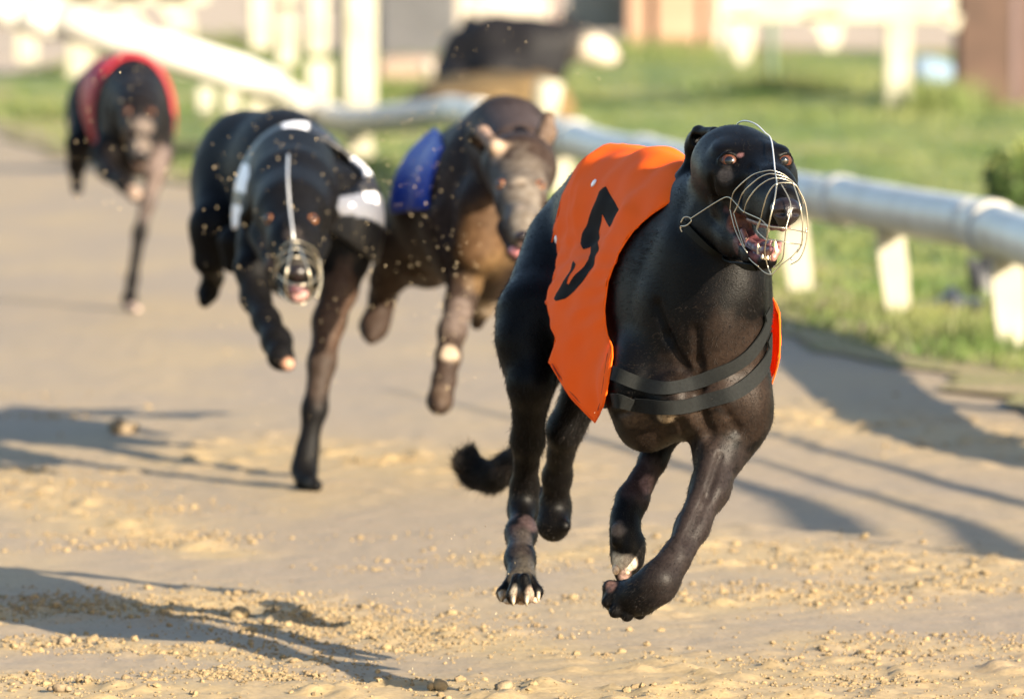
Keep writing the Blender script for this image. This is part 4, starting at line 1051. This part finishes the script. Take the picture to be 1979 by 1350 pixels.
def build_spray():
    g = np.random.default_rng(5); P_, S_ = [], []
    def cloud(n, x0, x1, y0, y1, d0, d1, s0, s1):
        for _ in range(n):
            d = g.uniform(d0, d1); P_.append(P(g.uniform(x0, x1), g.uniform(y0, y1), d)); S_.append(g.uniform(s0, s1) ** 1)
    cloud(190, 390, 720, 180, 640, 11.0, 12.4, .0009, .0024); cloud(90, 110, 340, 90, 420, 11.5, 14, .001, .0026)
    cloud(190, 700, 930, 200, 620, 10.6, 12.2, .0009, .0022); cloud(50, 480, 700, 600, 960, 11.2, 12, .0008, .002)
    cloud(60, 820, 900, 600, 800, 11.4, 12.2, .0009, .002); cloud(60, 690, 1200, 0, 200, 9.8, 12.5, .0006, .0016)
    cloud(60, 500, 900, 60, 350, 10.5, 13, .0008, .002)
    cloud(70, 860, 1120, 1010, 1280, 9.0, 9.7, .0007, .0018); cloud(70, 700, 1000, 1130, 1300, 8.8, 9.6, .0006, .0018); cloud(50, 380, 1700, 650, 1250, 8.8, 11, .0005, .0013)
    cloud(14, 0, 400, 0, 250, 9.5, 12, .0008, .0016)
    p = np.array(P_); s_ = np.array(S_) * g.uniform(.28, .68, len(S_))
    o = lumps('flying_sand', p, s_, M['grain'], g, None, .3, 1.4); tag(o, 'specks of sand thrown into the air round the running dogs', 'sand', kind='stuff')

# ================================================================== GRASS AND FURNITURE
def stuff_mat_grass():
    m = bpy.data.materials.new('worn_grass'); m.use_nodes = True; nt = m.node_tree; b = nt.nodes['Principled BSDF']; N = nt.nodes.new; K = nt.links.new
    b.inputs['Roughness'].default_value = .8; b.inputs['Specular IOR Level'].default_value = .2
    geo = N('ShaderNodeNewGeometry'); mp = N('ShaderNodeMapping'); mp.inputs['Scale'].default_value = (1, .22, 1); K(geo.outputs['Position'], mp.inputs['Vector'])
    n1 = N('ShaderNodeTexNoise'); n1.inputs['Scale'].default_value = 1.3; n1.inputs['Detail'].default_value = 6; n1.inputs['Roughness'].default_value = .6; K(mp.outputs[0], n1.inputs['Vector'])
    rp = N('ShaderNodeValToRGB'); cr = rp.color_ramp; cr.elements[0].position = .34; cr.elements[0].color = (.034, .066, .014, 1); cr.elements[1].position = .7; cr.elements[1].color = (.215, .185, .108, 1)
    e = cr.elements.new(.47); e.color = (.090, .125, .030, 1); e = cr.elements.new(.58); e.color = (.160, .172, .056, 1)
    K(n1.outputs['Fac'], rp.inputs['Fac']); K(rp.outputs[0], b.inputs['Base Color'])
    bp = N('ShaderNodeBump'); bp.inputs['Strength'].default_value = .6; bp.inputs['Distance'].default_value = .03; n2 = N('ShaderNodeTexNoise'); n2.inputs['Scale'].default_value = 14; K(geo.outputs['Position'], n2.inputs['Vector']); K(n2.outputs['Fac'], bp.inputs['Height']); K(bp.outputs[0], b.inputs['Normal'])
    return m
M['turf'] = stuff_mat_grass()
M['margin'] = mat('sandy_turf', (.225, .175, .105), .9, .2, noise=3.5, col2=(.135, .14, .05), bump=(30, .5, .02))
M['blade'] = mat('grass_blade', (.10, .17, .03), .6, .3, noise=.9, col2=(1.9, 1.25, 1.3), backlit=.3)
M['blade'] = mat('grass_blade', (.060, .110, .022), .6, .3, noise=1.1, col2=(.19, .19, .07), backlit=.3)
M['plastic'] = mat('white_plastic', (.46, .45, .41), .42, .4, noise=9, col2=(.35, .33, .29))
M['paint'] = mat('white_paint', (.31, .295, .235), .65, .3, noise=5, col2=(.24, .225, .17))
M['brick'] = mat('sandy_brick', (.26, .165, .115), .85, .2, noise=3, col2=(.20, .13, .09)); M['redbrick'] = mat('brown_brick', (.070, .044, .034), .85, .2, noise=5, col2=(.05, .033, .026))
M['steel'] = mat('grey_sheet', (.20, .20, .21), .55, .5, noise=4, col2=(.15, .15, .16)); M['darkpost'] = mat('dark_timber', (.10, .07, .07), .7, .3)
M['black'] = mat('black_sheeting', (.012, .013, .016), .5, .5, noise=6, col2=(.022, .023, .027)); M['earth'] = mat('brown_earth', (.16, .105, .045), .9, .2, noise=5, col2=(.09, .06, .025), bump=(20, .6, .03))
M['pale'] = mat('pale_render', (.36, .33, .28), .8, .3, noise=2, col2=(.28, .25, .21)); M['bluebag'] = mat('blue_sack', (.10, .16, .24), .7, .3, noise=12, col2=(.16, .2, .25))
M['greenpole'] = mat('green_pole', (.12, .17, .13), .5, .5); M['leaf'] = mat('bush_leaf', (.05, .09, .025), .5, .4, noise=8, col2=(.08, .12, .03), backlit=.3); M['paleleaf'] = mat('pale_leaf', (.36, .38, .12), .5, .4, backlit=.3)
M['pinkwall'] = mat('pinkish_plinth', (.22, .16, .125), .9, .2, noise=3, col2=(.17, .13, .10))

TURF_FRONT = [(-700, 70), (0, 235), (130, 285), (330, 335), (470, 365), (720, 395), (1100, 490), (1500, 615), (1650, 660), (1800, 700), (1979, 748), (2400, 870), (3200, 1120), (5200, 1400)]
TURF_BACK = [(9000, 260), (3600, 125), (2400, 118), (1979, 105), (1450, 98), (1210, 92), (730, 110), (480, 96), (200, 105), (0, 150), (-700, 30)]
def build_turf():
    bnd = []
    for i, q in enumerate(TURF_FRONT[:-1]):
        for t in np.linspace(0, 1, 14, endpoint=False):
            a = G(*q); c = G(*TURF_FRONT[i + 1]); p = a + (c - a) * t
            p = p + np.array([(fbm(np.array([p[1] * 2.1]), np.array([p[0] * 2.1]), 3, 2)[0] - .45) * .35, 0, 0]); bnd.append(p)
    bk = [G(*q) for q in TURF_BACK]
    pts = bnd + bk; n = len(pts); poly = [(float(p[0]), float(p[1])) for p in pts]
    rv, re, rf, *_ = delaunay_2d_cdt([Vector(p) for p in poly], [(i, (i + 1) % n) for i in range(n)], [], 1, 1e-4)
    # grid of inner points for gentle unevenness
    v = [(p.x, p.y, .006) for p in rv]
    o = mesh_obj('grass_verge', v, [tuple(f) if (rv[f[1]] - rv[f[0]]).cross(rv[f[2]] - rv[f[0]]) > 0 else tuple(f[::-1]) for f in rf], M['turf'], None, False); tag(o, kind='structure')
    # worn, sandy margin between turf and track
    inn, out_ = [], []
    for i, q in enumerate(bnd):
        w1 = .10 + .95 * float(fbm(np.array([q[1] * 1.1]), np.array([3.0]), 4, 12)[0]) * (.5 + .03 * q[1]); w0 = .05 + .25 * float(fbm(np.array([q[1] * 3.1]), np.array([9.0]), 3, 4)[0])
        out_.append((q[0] - w0, q[1] - .03, .010)); inn.append((q[0] + w1 * .8, q[1] + w1 * .3, .010))
    k = len(inn); o = mesh_obj('worn_margin', out_ + inn, [(i, i + 1, k + i + 1, k + i) for i in range(k - 1)], M['margin'], None, False); tag(o, kind='structure')
    # blades
    g = np.random.default_rng(3); V, Fc = [], []
    cand = np.array([G(g.uniform(-60, 2080), 95 + 640 * g.random() ** 1.4) for _ in range(14000)]); cand = cand[inside_poly(cand[:, :2], poly)][:9000]
    dens = fbm(cand[:, 0] * 1.3, cand[:, 1] * .35, 3, 8)
    for q, dn in zip(cand, dens):
        hgt = (.018 + .06 * max(dn - .42, 0) * 3 + .01 * g.random()) 
        for _ in range(5):
            x, y = q[0] + g.normal(0, .03), q[1] + g.normal(0, .05); a = g.uniform(0, 6.28); w = .004; lx, ly = g.normal(0, .4, 2) * hgt
            k = len(V); V += [(x - w * math.cos(a), y - w * math.sin(a), .01), (x + w * math.cos(a), y + w * math.sin(a), .01), (x + lx, y + ly, .01 + hgt * g.uniform(.6, 1.2))]; Fc.append((k, k + 1, k + 2))
    o = mesh_obj('grass_blades', V, Fc, M['blade'], None, False); tag(o, 'short worn grass covering the verge behind the running rail', 'grass', kind='stuff')
    # taller clumps
    for i, (px, py, w, h, nb_) in enumerate(((1285, 108, .75, .16, 900), (1330, 118, .4, .12, 300), (775, 188, .35, .14, 400), (1520, 178, .5, .16, 500), (1820, 215, .3, .22, 400), (1410, 200, .5, .06, 300), (420, 92, .8, .16, 500), (95, 225, .6, .10, 500), (1120, 200, .5, .05, 300), (1640, 235, .6, .07, 300), (440, 310, .3, .05, 200))):
        c = G(px, py); V, Fc = [], []
        for _ in range(nb_):
            x, y = c[0] + g.normal(0, w * .45), c[1] + g.normal(0, w); a = g.uniform(0, 6.28); ww = .008; hh = h * g.uniform(.4, 1.1); lx, ly = g.normal(0, .35, 2) * hh
            k = len(V); V += [(x - ww * math.cos(a), y - ww * math.sin(a), .0), (x + ww * math.cos(a), y + ww * math.sin(a), .0), (x + lx, y + ly, hh)]; Fc.append((k, k + 1, k + 2))
        o = mesh_obj('grass_clump', V, Fc, M['blade'], None, False); tag(o, 'taller green grass growing in a clump on the verge', 'grass', kind='stuff')

RAIL = [(3400, 700, None), (2700, 655, None), (2350, 590, None), (1979, 456, None), (1600, 383, None), (1340, 325, None), (1100, 267, None), (980, 240, None), (880, 218, 28.2), (760, 226, 28.9), (660, 232, 29.6), (590, 212, 30.6), (530, 172, 28.0), (470, 142, 27.1), (400, 120, 27.0), (300, 92, 27.0), (150, 52, 27.1), (0, 18, 27.2), (-250, -50, 27.6), (-900, -70, 29)]
def rail_point(px, py, d):
    if d is None: s_ = (py + 157) / (H - .285); d = F / s_
    return P(px, py, d)
def build_rail():
    pts = [rail_point(*q) for q in RAIL]
    root = empty('running_rail', (pts[3][0], pts[3][1], 0)); tag(root, 'long white plastic pipe rail on low posts curving along the inside of the sand track', 'running rail')
    path = spline(pts, 14); cum = np.concatenate([[0], np.cumsum([np.linalg.norm(b_ - a) for a, b_ in zip(path[:-1], path[1:])])])
    def at(s_): i = min(np.searchsorted(cum, s_, 'right') - 1, len(path) - 2); t = (s_ - cum[i]) / (cum[i + 1] - cum[i]); return path[i] + (path[i + 1] - path[i]) * t
    # joints seen in the photo: px of sleeves
    s_ = 0; k = 0; g = np.random.default_rng(2)
    while s_ < cum[-1] - .5:
        L = 1.55 + .35 * g.random(); e = min(s_ + L, cum[-1]); q = [at(s_ + (e - s_) * t) for t in np.linspace(0, 1, 9)]
        sag = g.uniform(.004, .014); q = [p - np.array([0, 0, sag * math.sin(math.pi * t)]) + np.array([0, 0, .006 * (k % 2)]) for p, t in zip(q, np.linspace(0, 1, 9))]
        kk = 1.12 if q[4][0] < -1.05 else 1; m = MB(); m.tube(q, [.062 * kk, .064 * kk] + [.0655 * kk] * 5 + [.064 * kk, .062 * kk], 24); m.build('rail_section', M['plastic'], root, True)
        m = MB(); c = at(e); dd = at(min(e + .05, cum[-1])) - at(e - .05); dd /= np.linalg.norm(dd); m.tube([c - dd * .07, c - dd * .06, c + dd * .06, c + dd * .07], [.064 * kk, .0715 * kk, .0715 * kk, .064 * kk], 24); m.build('joint_sleeve', M['plastic'], root, True)
        s_ = e; k += 1
    def post(px, w, lean=.03, top=None):
        # nearest path point by pixel
        best = None
        for p in path:
            r_ = p - CO; x = 989.5 + F * r_[0] / (r_[1] * CPI - r_[2] * SPI)
            if best is None or abs(x - px) < best[0]: best = (abs(x - px), p)
        p = best[1]; hgt = p[2] - .03; m = MB()
        ex = np.array([1.0, 0, 0]); ez = np.array([0, 0, 1.0])
        o_ = []
        for t in np.linspace(0, 1, 8): o_.append((-w / 2 * (1.08 - .16 * (1 - t)) - lean * t * t - .012 * math.sin(math.pi * t), hgt * t))
        for t in np.linspace(1, 0, 8): o_.append((w / 2 * (1.0 - .05 * t) - lean * t * t * .7, hgt * t))
        m.prism(o_[::-1], (p[0] + lean * .5, p[1], 0), ex, ez, (0, 1, 0), .05); m.build('rail_post', M['paint'], root)
    for px, w in ((2600, .065), (2250, .075), (1940, .066), (1716, .060), (1530, .064), (1330, .064), (1092, .06), (694, .105)): post(px, w, .03 if px != 1940 else .012)
    for x0, x1, y0, y1, dd in ((380, 412, 168, 224, 35.3), (432, 460, 170, 228, 35), (130, 182, 80, 152, 42), (30, 70, 60, 120, 44)): stand(x0, x1, y1, y0, .06, M['paint'], 'rail_post', root, .01)

def stand(x0, x1, yb, yt, thick, m, name, parent=None, bev=.0, mb=None, d=None):
    b0 = G((x0 + x1) / 2, yb) if d is None else P((x0 + x1) / 2, yb, d)
    dd = b0[1]; w = (x1 - x0) / S(dd); zt = P((x0 + x1) / 2, yt, dd)[2]; zb = max(b0[2], 0) if d is None else b0[2]
    q = mb or MB(); q.box((b0[0], dd + thick / 2, (zt + zb) / 2), (w, thick, zt - zb), 0, bev)
    return None if mb else q.build(name, m, parent)
def thing(name, lab, cat, px, py, group=None, **k):
    r_ = empty(name, G(px, py)); return tag(r_, lab, cat, group)

def build_back():
    # white slatted gate standing behind the dip of the rail
    D = 33.0; yb = 250
    t = thing('slatted_gate', 'white slatted gate panel behind the dip in the rail', 'gate', 600, yb)
    for x0, x1, y0, y1 in ((482, 522, -60, 96), (534, 572, 22, 128), (532, 574, -60, 8), (594, 632, -60, 106), (592, 640, 118, 200), (655, 668, -60, 215), (537, 560, 140, 205)):
        stand(x0, x1, y1, y0, .06, M['paint'], 'slat', t, .008, d=D)
    stand(666, 726, 252, -60, .12, M['paint'], 'gate_post', t, .01, d=D - .05)
    for y0, y1 in ((196, 250), (98, 104), (8, 14)): stand(476, 668, y1, y0, .03, M['paint'], 'cross_bar', t, .004, d=D + .07)
    # white fence with curved brackets, right
    D = 36.5
    t = thing('bracket_fence', 'white beam fence with curved drooping brackets beyond the grass at the right', 'fence', 1735, 215)
    stand(1385, 1846, 44, -45, .12, M['paint'], 'beam', t, .01, d=D); stand(1712, 1760, 213, 44, .10, M['paint'], 'post', t, .008, d=D)
    def bracket(pts, par, d, th=.06):
        o_ = [(P(x, y, d)[0], P(x, y, d)[2]) for x, y in pts]; m = MB(); m.prism(o_[::-1], (0, d + .03, 0), (1, 0, 0), (0, 0, 1), (0, 1, 0), th); m.build('curved_bracket', M['paint'], par)
    bracket([(1545, 30), (1625, 30), (1628, 60), (1624, 80), (1612, 97), (1596, 96), (1588, 80), (1582, 62), (1568, 46)], t, D)
    bracket([(1405, 30), (1462, 30), (1458, 80), (1450, 112), (1436, 126), (1422, 120), (1416, 80)], t, D)
    bracket([(1820, 30), (1860, 30), (1850, 60), (1835, 56)], t, D)
    # left bracket fence
    D = 44.0
    t = thing('arched_fence', 'white fence with curved brackets leaving two oval gaps above the rail at the left', 'fence', 250, 150)
    stand(100, 400, 8, -60, .12, M['paint'], 'beam', t, .01, d=D)
    bracket([(130, -20), (190, -20), (178, 6), (182, 22), (196, 36), (222, 46), (236, 50), (240, 90), (150, 90), (140, 40)], t, D)
    bracket([(215, -20), (285, -20), (268, 6), (268, 22), (276, 40), (290, 56), (320, 72), (330, 100), (236, 100), (236, 40), (226, 20), (212, 8)], t, D)
    bracket([(300, -20), (362, -20), (368, 20), (376, 60), (378, 100), (330, 100), (330, 60), (322, 30), (306, 10)], t, D)
    for x0, x1 in ((132, 168), (340, 372)): stand(x0, x1, 148, 60, .1, M['paint'], 'post', t, .008, d=D)
    # brick building with recesses
    t = thing('brick_building', 'sandy orange brick building with dark gaps behind the grass bank', 'building', 1300, 92)
    stand(1214, 1250, 94, -80, 3, M['brick'], 'wall', t); stand(1250, 1268, 92, -80, 2.6, M['darkpost'], 'recess', t, d=54.2); stand(1268, 1350, 94, -80, 3, M['brick'], 'wall', t); stand(1350, 1362, 92, -80, 2.6, M['darkpost'], 'recess', t, d=54.2); stand(1362, 1382, 94, -80, 3, M['brick'], 'wall', t)
    t = thing('slatted_screen', 'grey upright slatted screen between the brick building and the white fence', 'screen', 1420, 112)
    for i in range(6): stand(1384 + i * 12, 1391 + i * 12, 110, -80, .06, M['steel' if i % 2 else 'pale'], 'slat', t)
    stand(1382, 1452, 60, 54, .05, M['steel'], 'cross_rail', t, d=51)
    t = thing('brick_pillar', 'brown brick pillar at the right edge of the picture', 'pillar', 1905, 203)
    stand(1852, 1955, 203, -120, .5, M['redbrick'], 'shaft', t, .01); stand(1957, 1972, 203, -120, .3, M['darkpost'], 'dark_upright', t); stand(1972, 2100, 200, -120, .4, M['redbrick'], 'wing_wall', t)
    # corrugated shed
    t = thing('metal_shed', 'grey corrugated metal shed wall with a lit white end', 'shed', 820, 106)
    m = MB(); D = G(800, 106)[1]; n = 60; xs = np.linspace(738, 884, n * 2 + 1)
    vv = []
    for i, x in enumerate(xs): a = P(x, 106, D + (.04 if i % 4 < 2 else 0)); vv += [(a[0], a[1], 0), (a[0], a[1], 3)]
    m.add(vv, [(2 * i, 2 * i + 2, 2 * i + 3, 2 * i + 1) for i in range(len(xs) - 1)]); m.build('corrugated_wall', M['steel'], t)
    stand(884, 925, 104, -80, .6, M['pale'], 'end_wall', t); stand(726, 740, 104, -80, .2, M['pale'], 'corner_post', t); stand(738, 884, 100, -110, .05, M['steel'], 'roof_edge', t, d=D + 1)
    stand(724, 850, 168, 112, .8, M['pinkwall'], 'plinth', t, .05); stand(808, 845, 150, 118, .3, M['pale'], 'step', t, .05, d=38)
    # pale boards
    t = thing('pale_hut', 'pale rendered hut behind the black heap', 'hut', 1030, 60); stand(935, 1080, 62, -90, 2, M['pale'], 'wall', t); stand(1062, 1078, 60, -90, .1, M['darkpost'], 'downpipe', t, d=60)
    o = stand(1098, 1204, 62, -90, .5, M['paint'], 'white_board', None, .02, d=57); 
    tag(bpy.context.scene.objects['white_board'], 'tall white board between the black heap and the brick building', 'board')
    bpy.context.scene.objects['white_board'].name = 'white_board'
    # black sheeting heaped over an earth bank
    D = 35.0; t = thing('resting_dog', 'black dog with a pale muzzle pointing right, blurred on the bank behind the rail', 'dog', 1000, 225); b = Body()
    def lim(q, k=.05): b.limb([(x, y, D + dz, r_) for x, y, dz, r_ in q], k)
    lim([(905, 104, .1, 52), (960, 92, .05, 62), (1030, 95, 0, 60), (1080, 85, 0, 42), (1112, 78, 0, 34)]); lim([(872, 138, .1, 34), (960, 140, -.1, 44), (1060, 132, -.1, 36)])
    lim([(1112, 78, 0, 32), (1145, 94, 0, 27), (1168, 104, 0, 22), (1184, 110, 0, 15)], .03); lim([(1096, 60, -.05, 15), (1092, 20, -.05, 7)], .02); lim([(1120, 60, .08, 10), (1132, 48, .08, 5)], .02)
    lim([(920, 70, .1, 26), (905, 40, .15, 14)], .05); lim([(1010, 150, -.3, 22), (960, 158, -.35, 16)]); lim([(860, 140, 0, 20), (885, 150, -.2, 16)])
    v, q = b.surface(.02); o = mesh_obj('body', v, q, M['fur_soft'], t, True); pigment(o, (.010, .010, .012), [(P(1160, 104, D - .05), .11, (.5, .45, .38), .95)])
    vv, ff = ball(P(1197, 117, D), (.028, .03, .02), 16, 10); mesh_obj('nose', vv, ff, M['nose'], t, True)
    for x, y in ((1128, 74),): vv, ff = ball(P(x, y, D - .08), .012, 12, 8); mesh_obj('eye', vv, ff, M['pupil'], t, True)
    b = Body(); b.ell((P(930, 190, 34.6)[0], 34.6, .05), (.42, .9, .19), None, .05); b.ell((P(1010, 190, 34.6)[0], 34.6, .05), (.28, .7, .20), None, .05); b.ell((P(860, 200, 34)[0], 34, 0), (.25, .8, .12), None, .1)
    v, q = b.surface(.04); v[:, 2] += .015 * np.sin(v[:, 0] * 23 + v[:, 1] * 9); o = mesh_obj('earth_bank', v, q, M['earth'], None, True); tag(o, kind='structure')
    # leaning white post
    m = MB(); a = P(1046, 245, 32.6); c = P(1062, 158, 32.6); m.tube([a, c, c + (c - a) * .02], [.066, .066, .05], 14); o = m.build('marker_post', M['paint'], None, True); tag(o, 'short white post leaning right behind the blue-jacketed dog', 'post')
    # pole, sacks
    a = G(1490, 150); m = MB(); m.tube([a, a + np.array([0, 0, 1.2])], .03, 10); o = m.build('green_pole', M['greenpole'], None, True); tag(o, 'thin grey green pole in front of the white bracket fence', 'pole')
    b = Body(); D = G(1800, 165)[1]; b.ell(P(1790, 135, D), (.12, .12, .085), None, .04); b.ell(P(1825, 140, D + .05), (.08, .1, .07), None, .04); b.ell(P(1800, 155, D), (.13, .12, .05), None, .04)
    v, q = b.surface(.015); o = mesh_obj('blue_sack', v, q, M['bluebag'], None, True); tag(o, 'slumped blue grey sack lying between the white post and the brick pillar', 'sack')
    # shadow on the grass below the rail, put in as low black lumps
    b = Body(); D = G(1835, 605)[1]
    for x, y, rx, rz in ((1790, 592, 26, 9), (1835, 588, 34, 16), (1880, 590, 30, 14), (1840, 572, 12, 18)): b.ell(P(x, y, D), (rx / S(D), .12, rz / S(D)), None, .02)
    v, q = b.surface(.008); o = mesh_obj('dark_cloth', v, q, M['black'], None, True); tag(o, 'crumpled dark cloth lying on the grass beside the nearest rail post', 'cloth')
    b = Body(); D = 18.4; b.cap(P(1872, 500, D), .012, P(1895, 540, D), .03, .02); b.cap(P(1895, 540, D), .03, P(1905, 590, D), .045, .02); b.cap(P(1915, 500, D), .03, P(1985, 590, D), .07, .02)
    v, q = b.surface(.01); o = mesh_obj('black_bag', v, q, M['black'], None, True); tag(o, 'limp black bag standing behind the nearest rail post', 'bag')
    # bush at the right edge
    g = np.random.default_rng(9); c = G(1985, 425); t = thing('bush', 'small dark bush with pale leaves at the right edge behind the rail', 'bush', 1985, 425)
    V, Fc, fm = [], [], []
    for _ in range(1500):
        q = g.normal(size=3); q /= np.linalg.norm(q); q *= g.random() ** .4; q = q * [.16, .2, .15]; p = np.array([c[0], c[1], .15]) + q
        a = g.normal(size=3); a /= np.linalg.norm(a); b_ = np.cross(a, g.normal(size=3)); b_ /= np.linalg.norm(b_); s1 = g.uniform(.012, .024)
        k = len(V); V += [p - a * s1, p + b_ * s1 * .5, p + a * s1, p - b_ * s1 * .5]; Fc.append((k, k + 1, k + 2, k + 3)); fm.append(1 if (q[2] > .02 and g.random() < .35) else 0)
    mesh_obj('foliage', V, Fc, [M['leaf'], M['paleleaf']], t, False, fm)
    m = MB(); m.tube([(c[0], c[1], 0), (c[0] + .01, c[1], .1), (c[0] - .01, c[1], .2)], [.014, .01, .004], 8); m.tube([(c[0] + .01, c[1], .08), (c[0] + .07, c[1] + .02, .2)], [.008, .003], 6); m.build('stem', M['darkpost'], t, True)
    # far yard surface
    vv = [G(x, y)[:2] for x, y in TURF_BACK]; 
    o = mesh_obj('far_yard', [(x, y + 1.0, .006) for x, y in vv] + [(-90, 400, .006), (90, 400, .006)], [tuple(range(len(vv) + 2))], M['pinkwall'] if False else M['yard'], None, False); tag(o, kind='structure')
M['yard'] = mat('pale_yard', (.33, .27, .21), .9, .2, noise=.6, col2=(.27, .22, .17))

def build_shadow_bars():
    """white railing standing beside the track to the right, whose bars throw the long shadows"""
    c = 4.8; sx, sy = SUN_DIR.x, -SUN_DIR.y; te = math.tan(SUN_EL)
    def lift(px, py):
        g_ = G(px, py); v = g_[0] + .2 * g_[1]; L = (c - v) / (sx - .2 * sy); return np.array([g_[0] + sx * L, g_[1] - sy * L, te * L])
    t = empty('side_railing', (3.8, 5, 0)); tag(t, 'white railing with curved ends beside the track to the right of the view', 'railing')  # added out of view; bars follow the wanted ground shadows back towards the sun
    def bar(pts, r0, name='bar', ext=True):
        q = [lift(x, y) for x, y in pts]; rr = list(r0)
        if ext: p = q[-1]; q.append(np.array([c - .2 * 5.0, 5.0, p[2]])); rr.append(rr[-1])
        n = 4; qq = spline(q[:-1] if ext else q, n); rq = list(np.interp(np.linspace(0, len(q) - (2 if ext else 1), len(qq)), range(len(rr)), rr))
        if ext: qq.append(q[-1]); rq.append(rr[-1])
        m = MB(); m.tube(qq, rq, 12); m.build(name, M['paint'], t, True)
    bar([(1400, 815), (1600, 868), (1740, 905), (1979, 975), (2300, 1070)], [.006, .012, .015, .017, .018])
    bar([(1400, 872), (1600, 930), (1740, 975), (1840, 1008), (1900, 1040), (1945, 1072)], [.006, .011, .013, .018, .028, .034], 'curved_bracket', False)
    bar([(740, 750), (900, 785), (1000, 812), (1130, 845), (1330, 905), (1480, 948), (1560, 985), (1605, 1028)], [.004, .006, .008, .011, .014, .021, .030, .036], 'curved_bracket', False)
    bar([(1590, 1036), (1750, 1054), (1979, 1080), (2300, 1115)], [.006, .006, .007, .008], 'wire')
    for y in (5.0, 3.4): m = MB(); m.box((c - .2 * y, y, .78), (.08, .08, 1.56), 0, .005); m.build('post', M['paint'], t)

# ================================================================== ASSEMBLE
DEBUG = False
build_track()
build_turf()
build_rail()
build_back()
build_shadow_bars()
build_red()
build_striped()
build_blue()
build_lead()
build_clods()
build_spray()
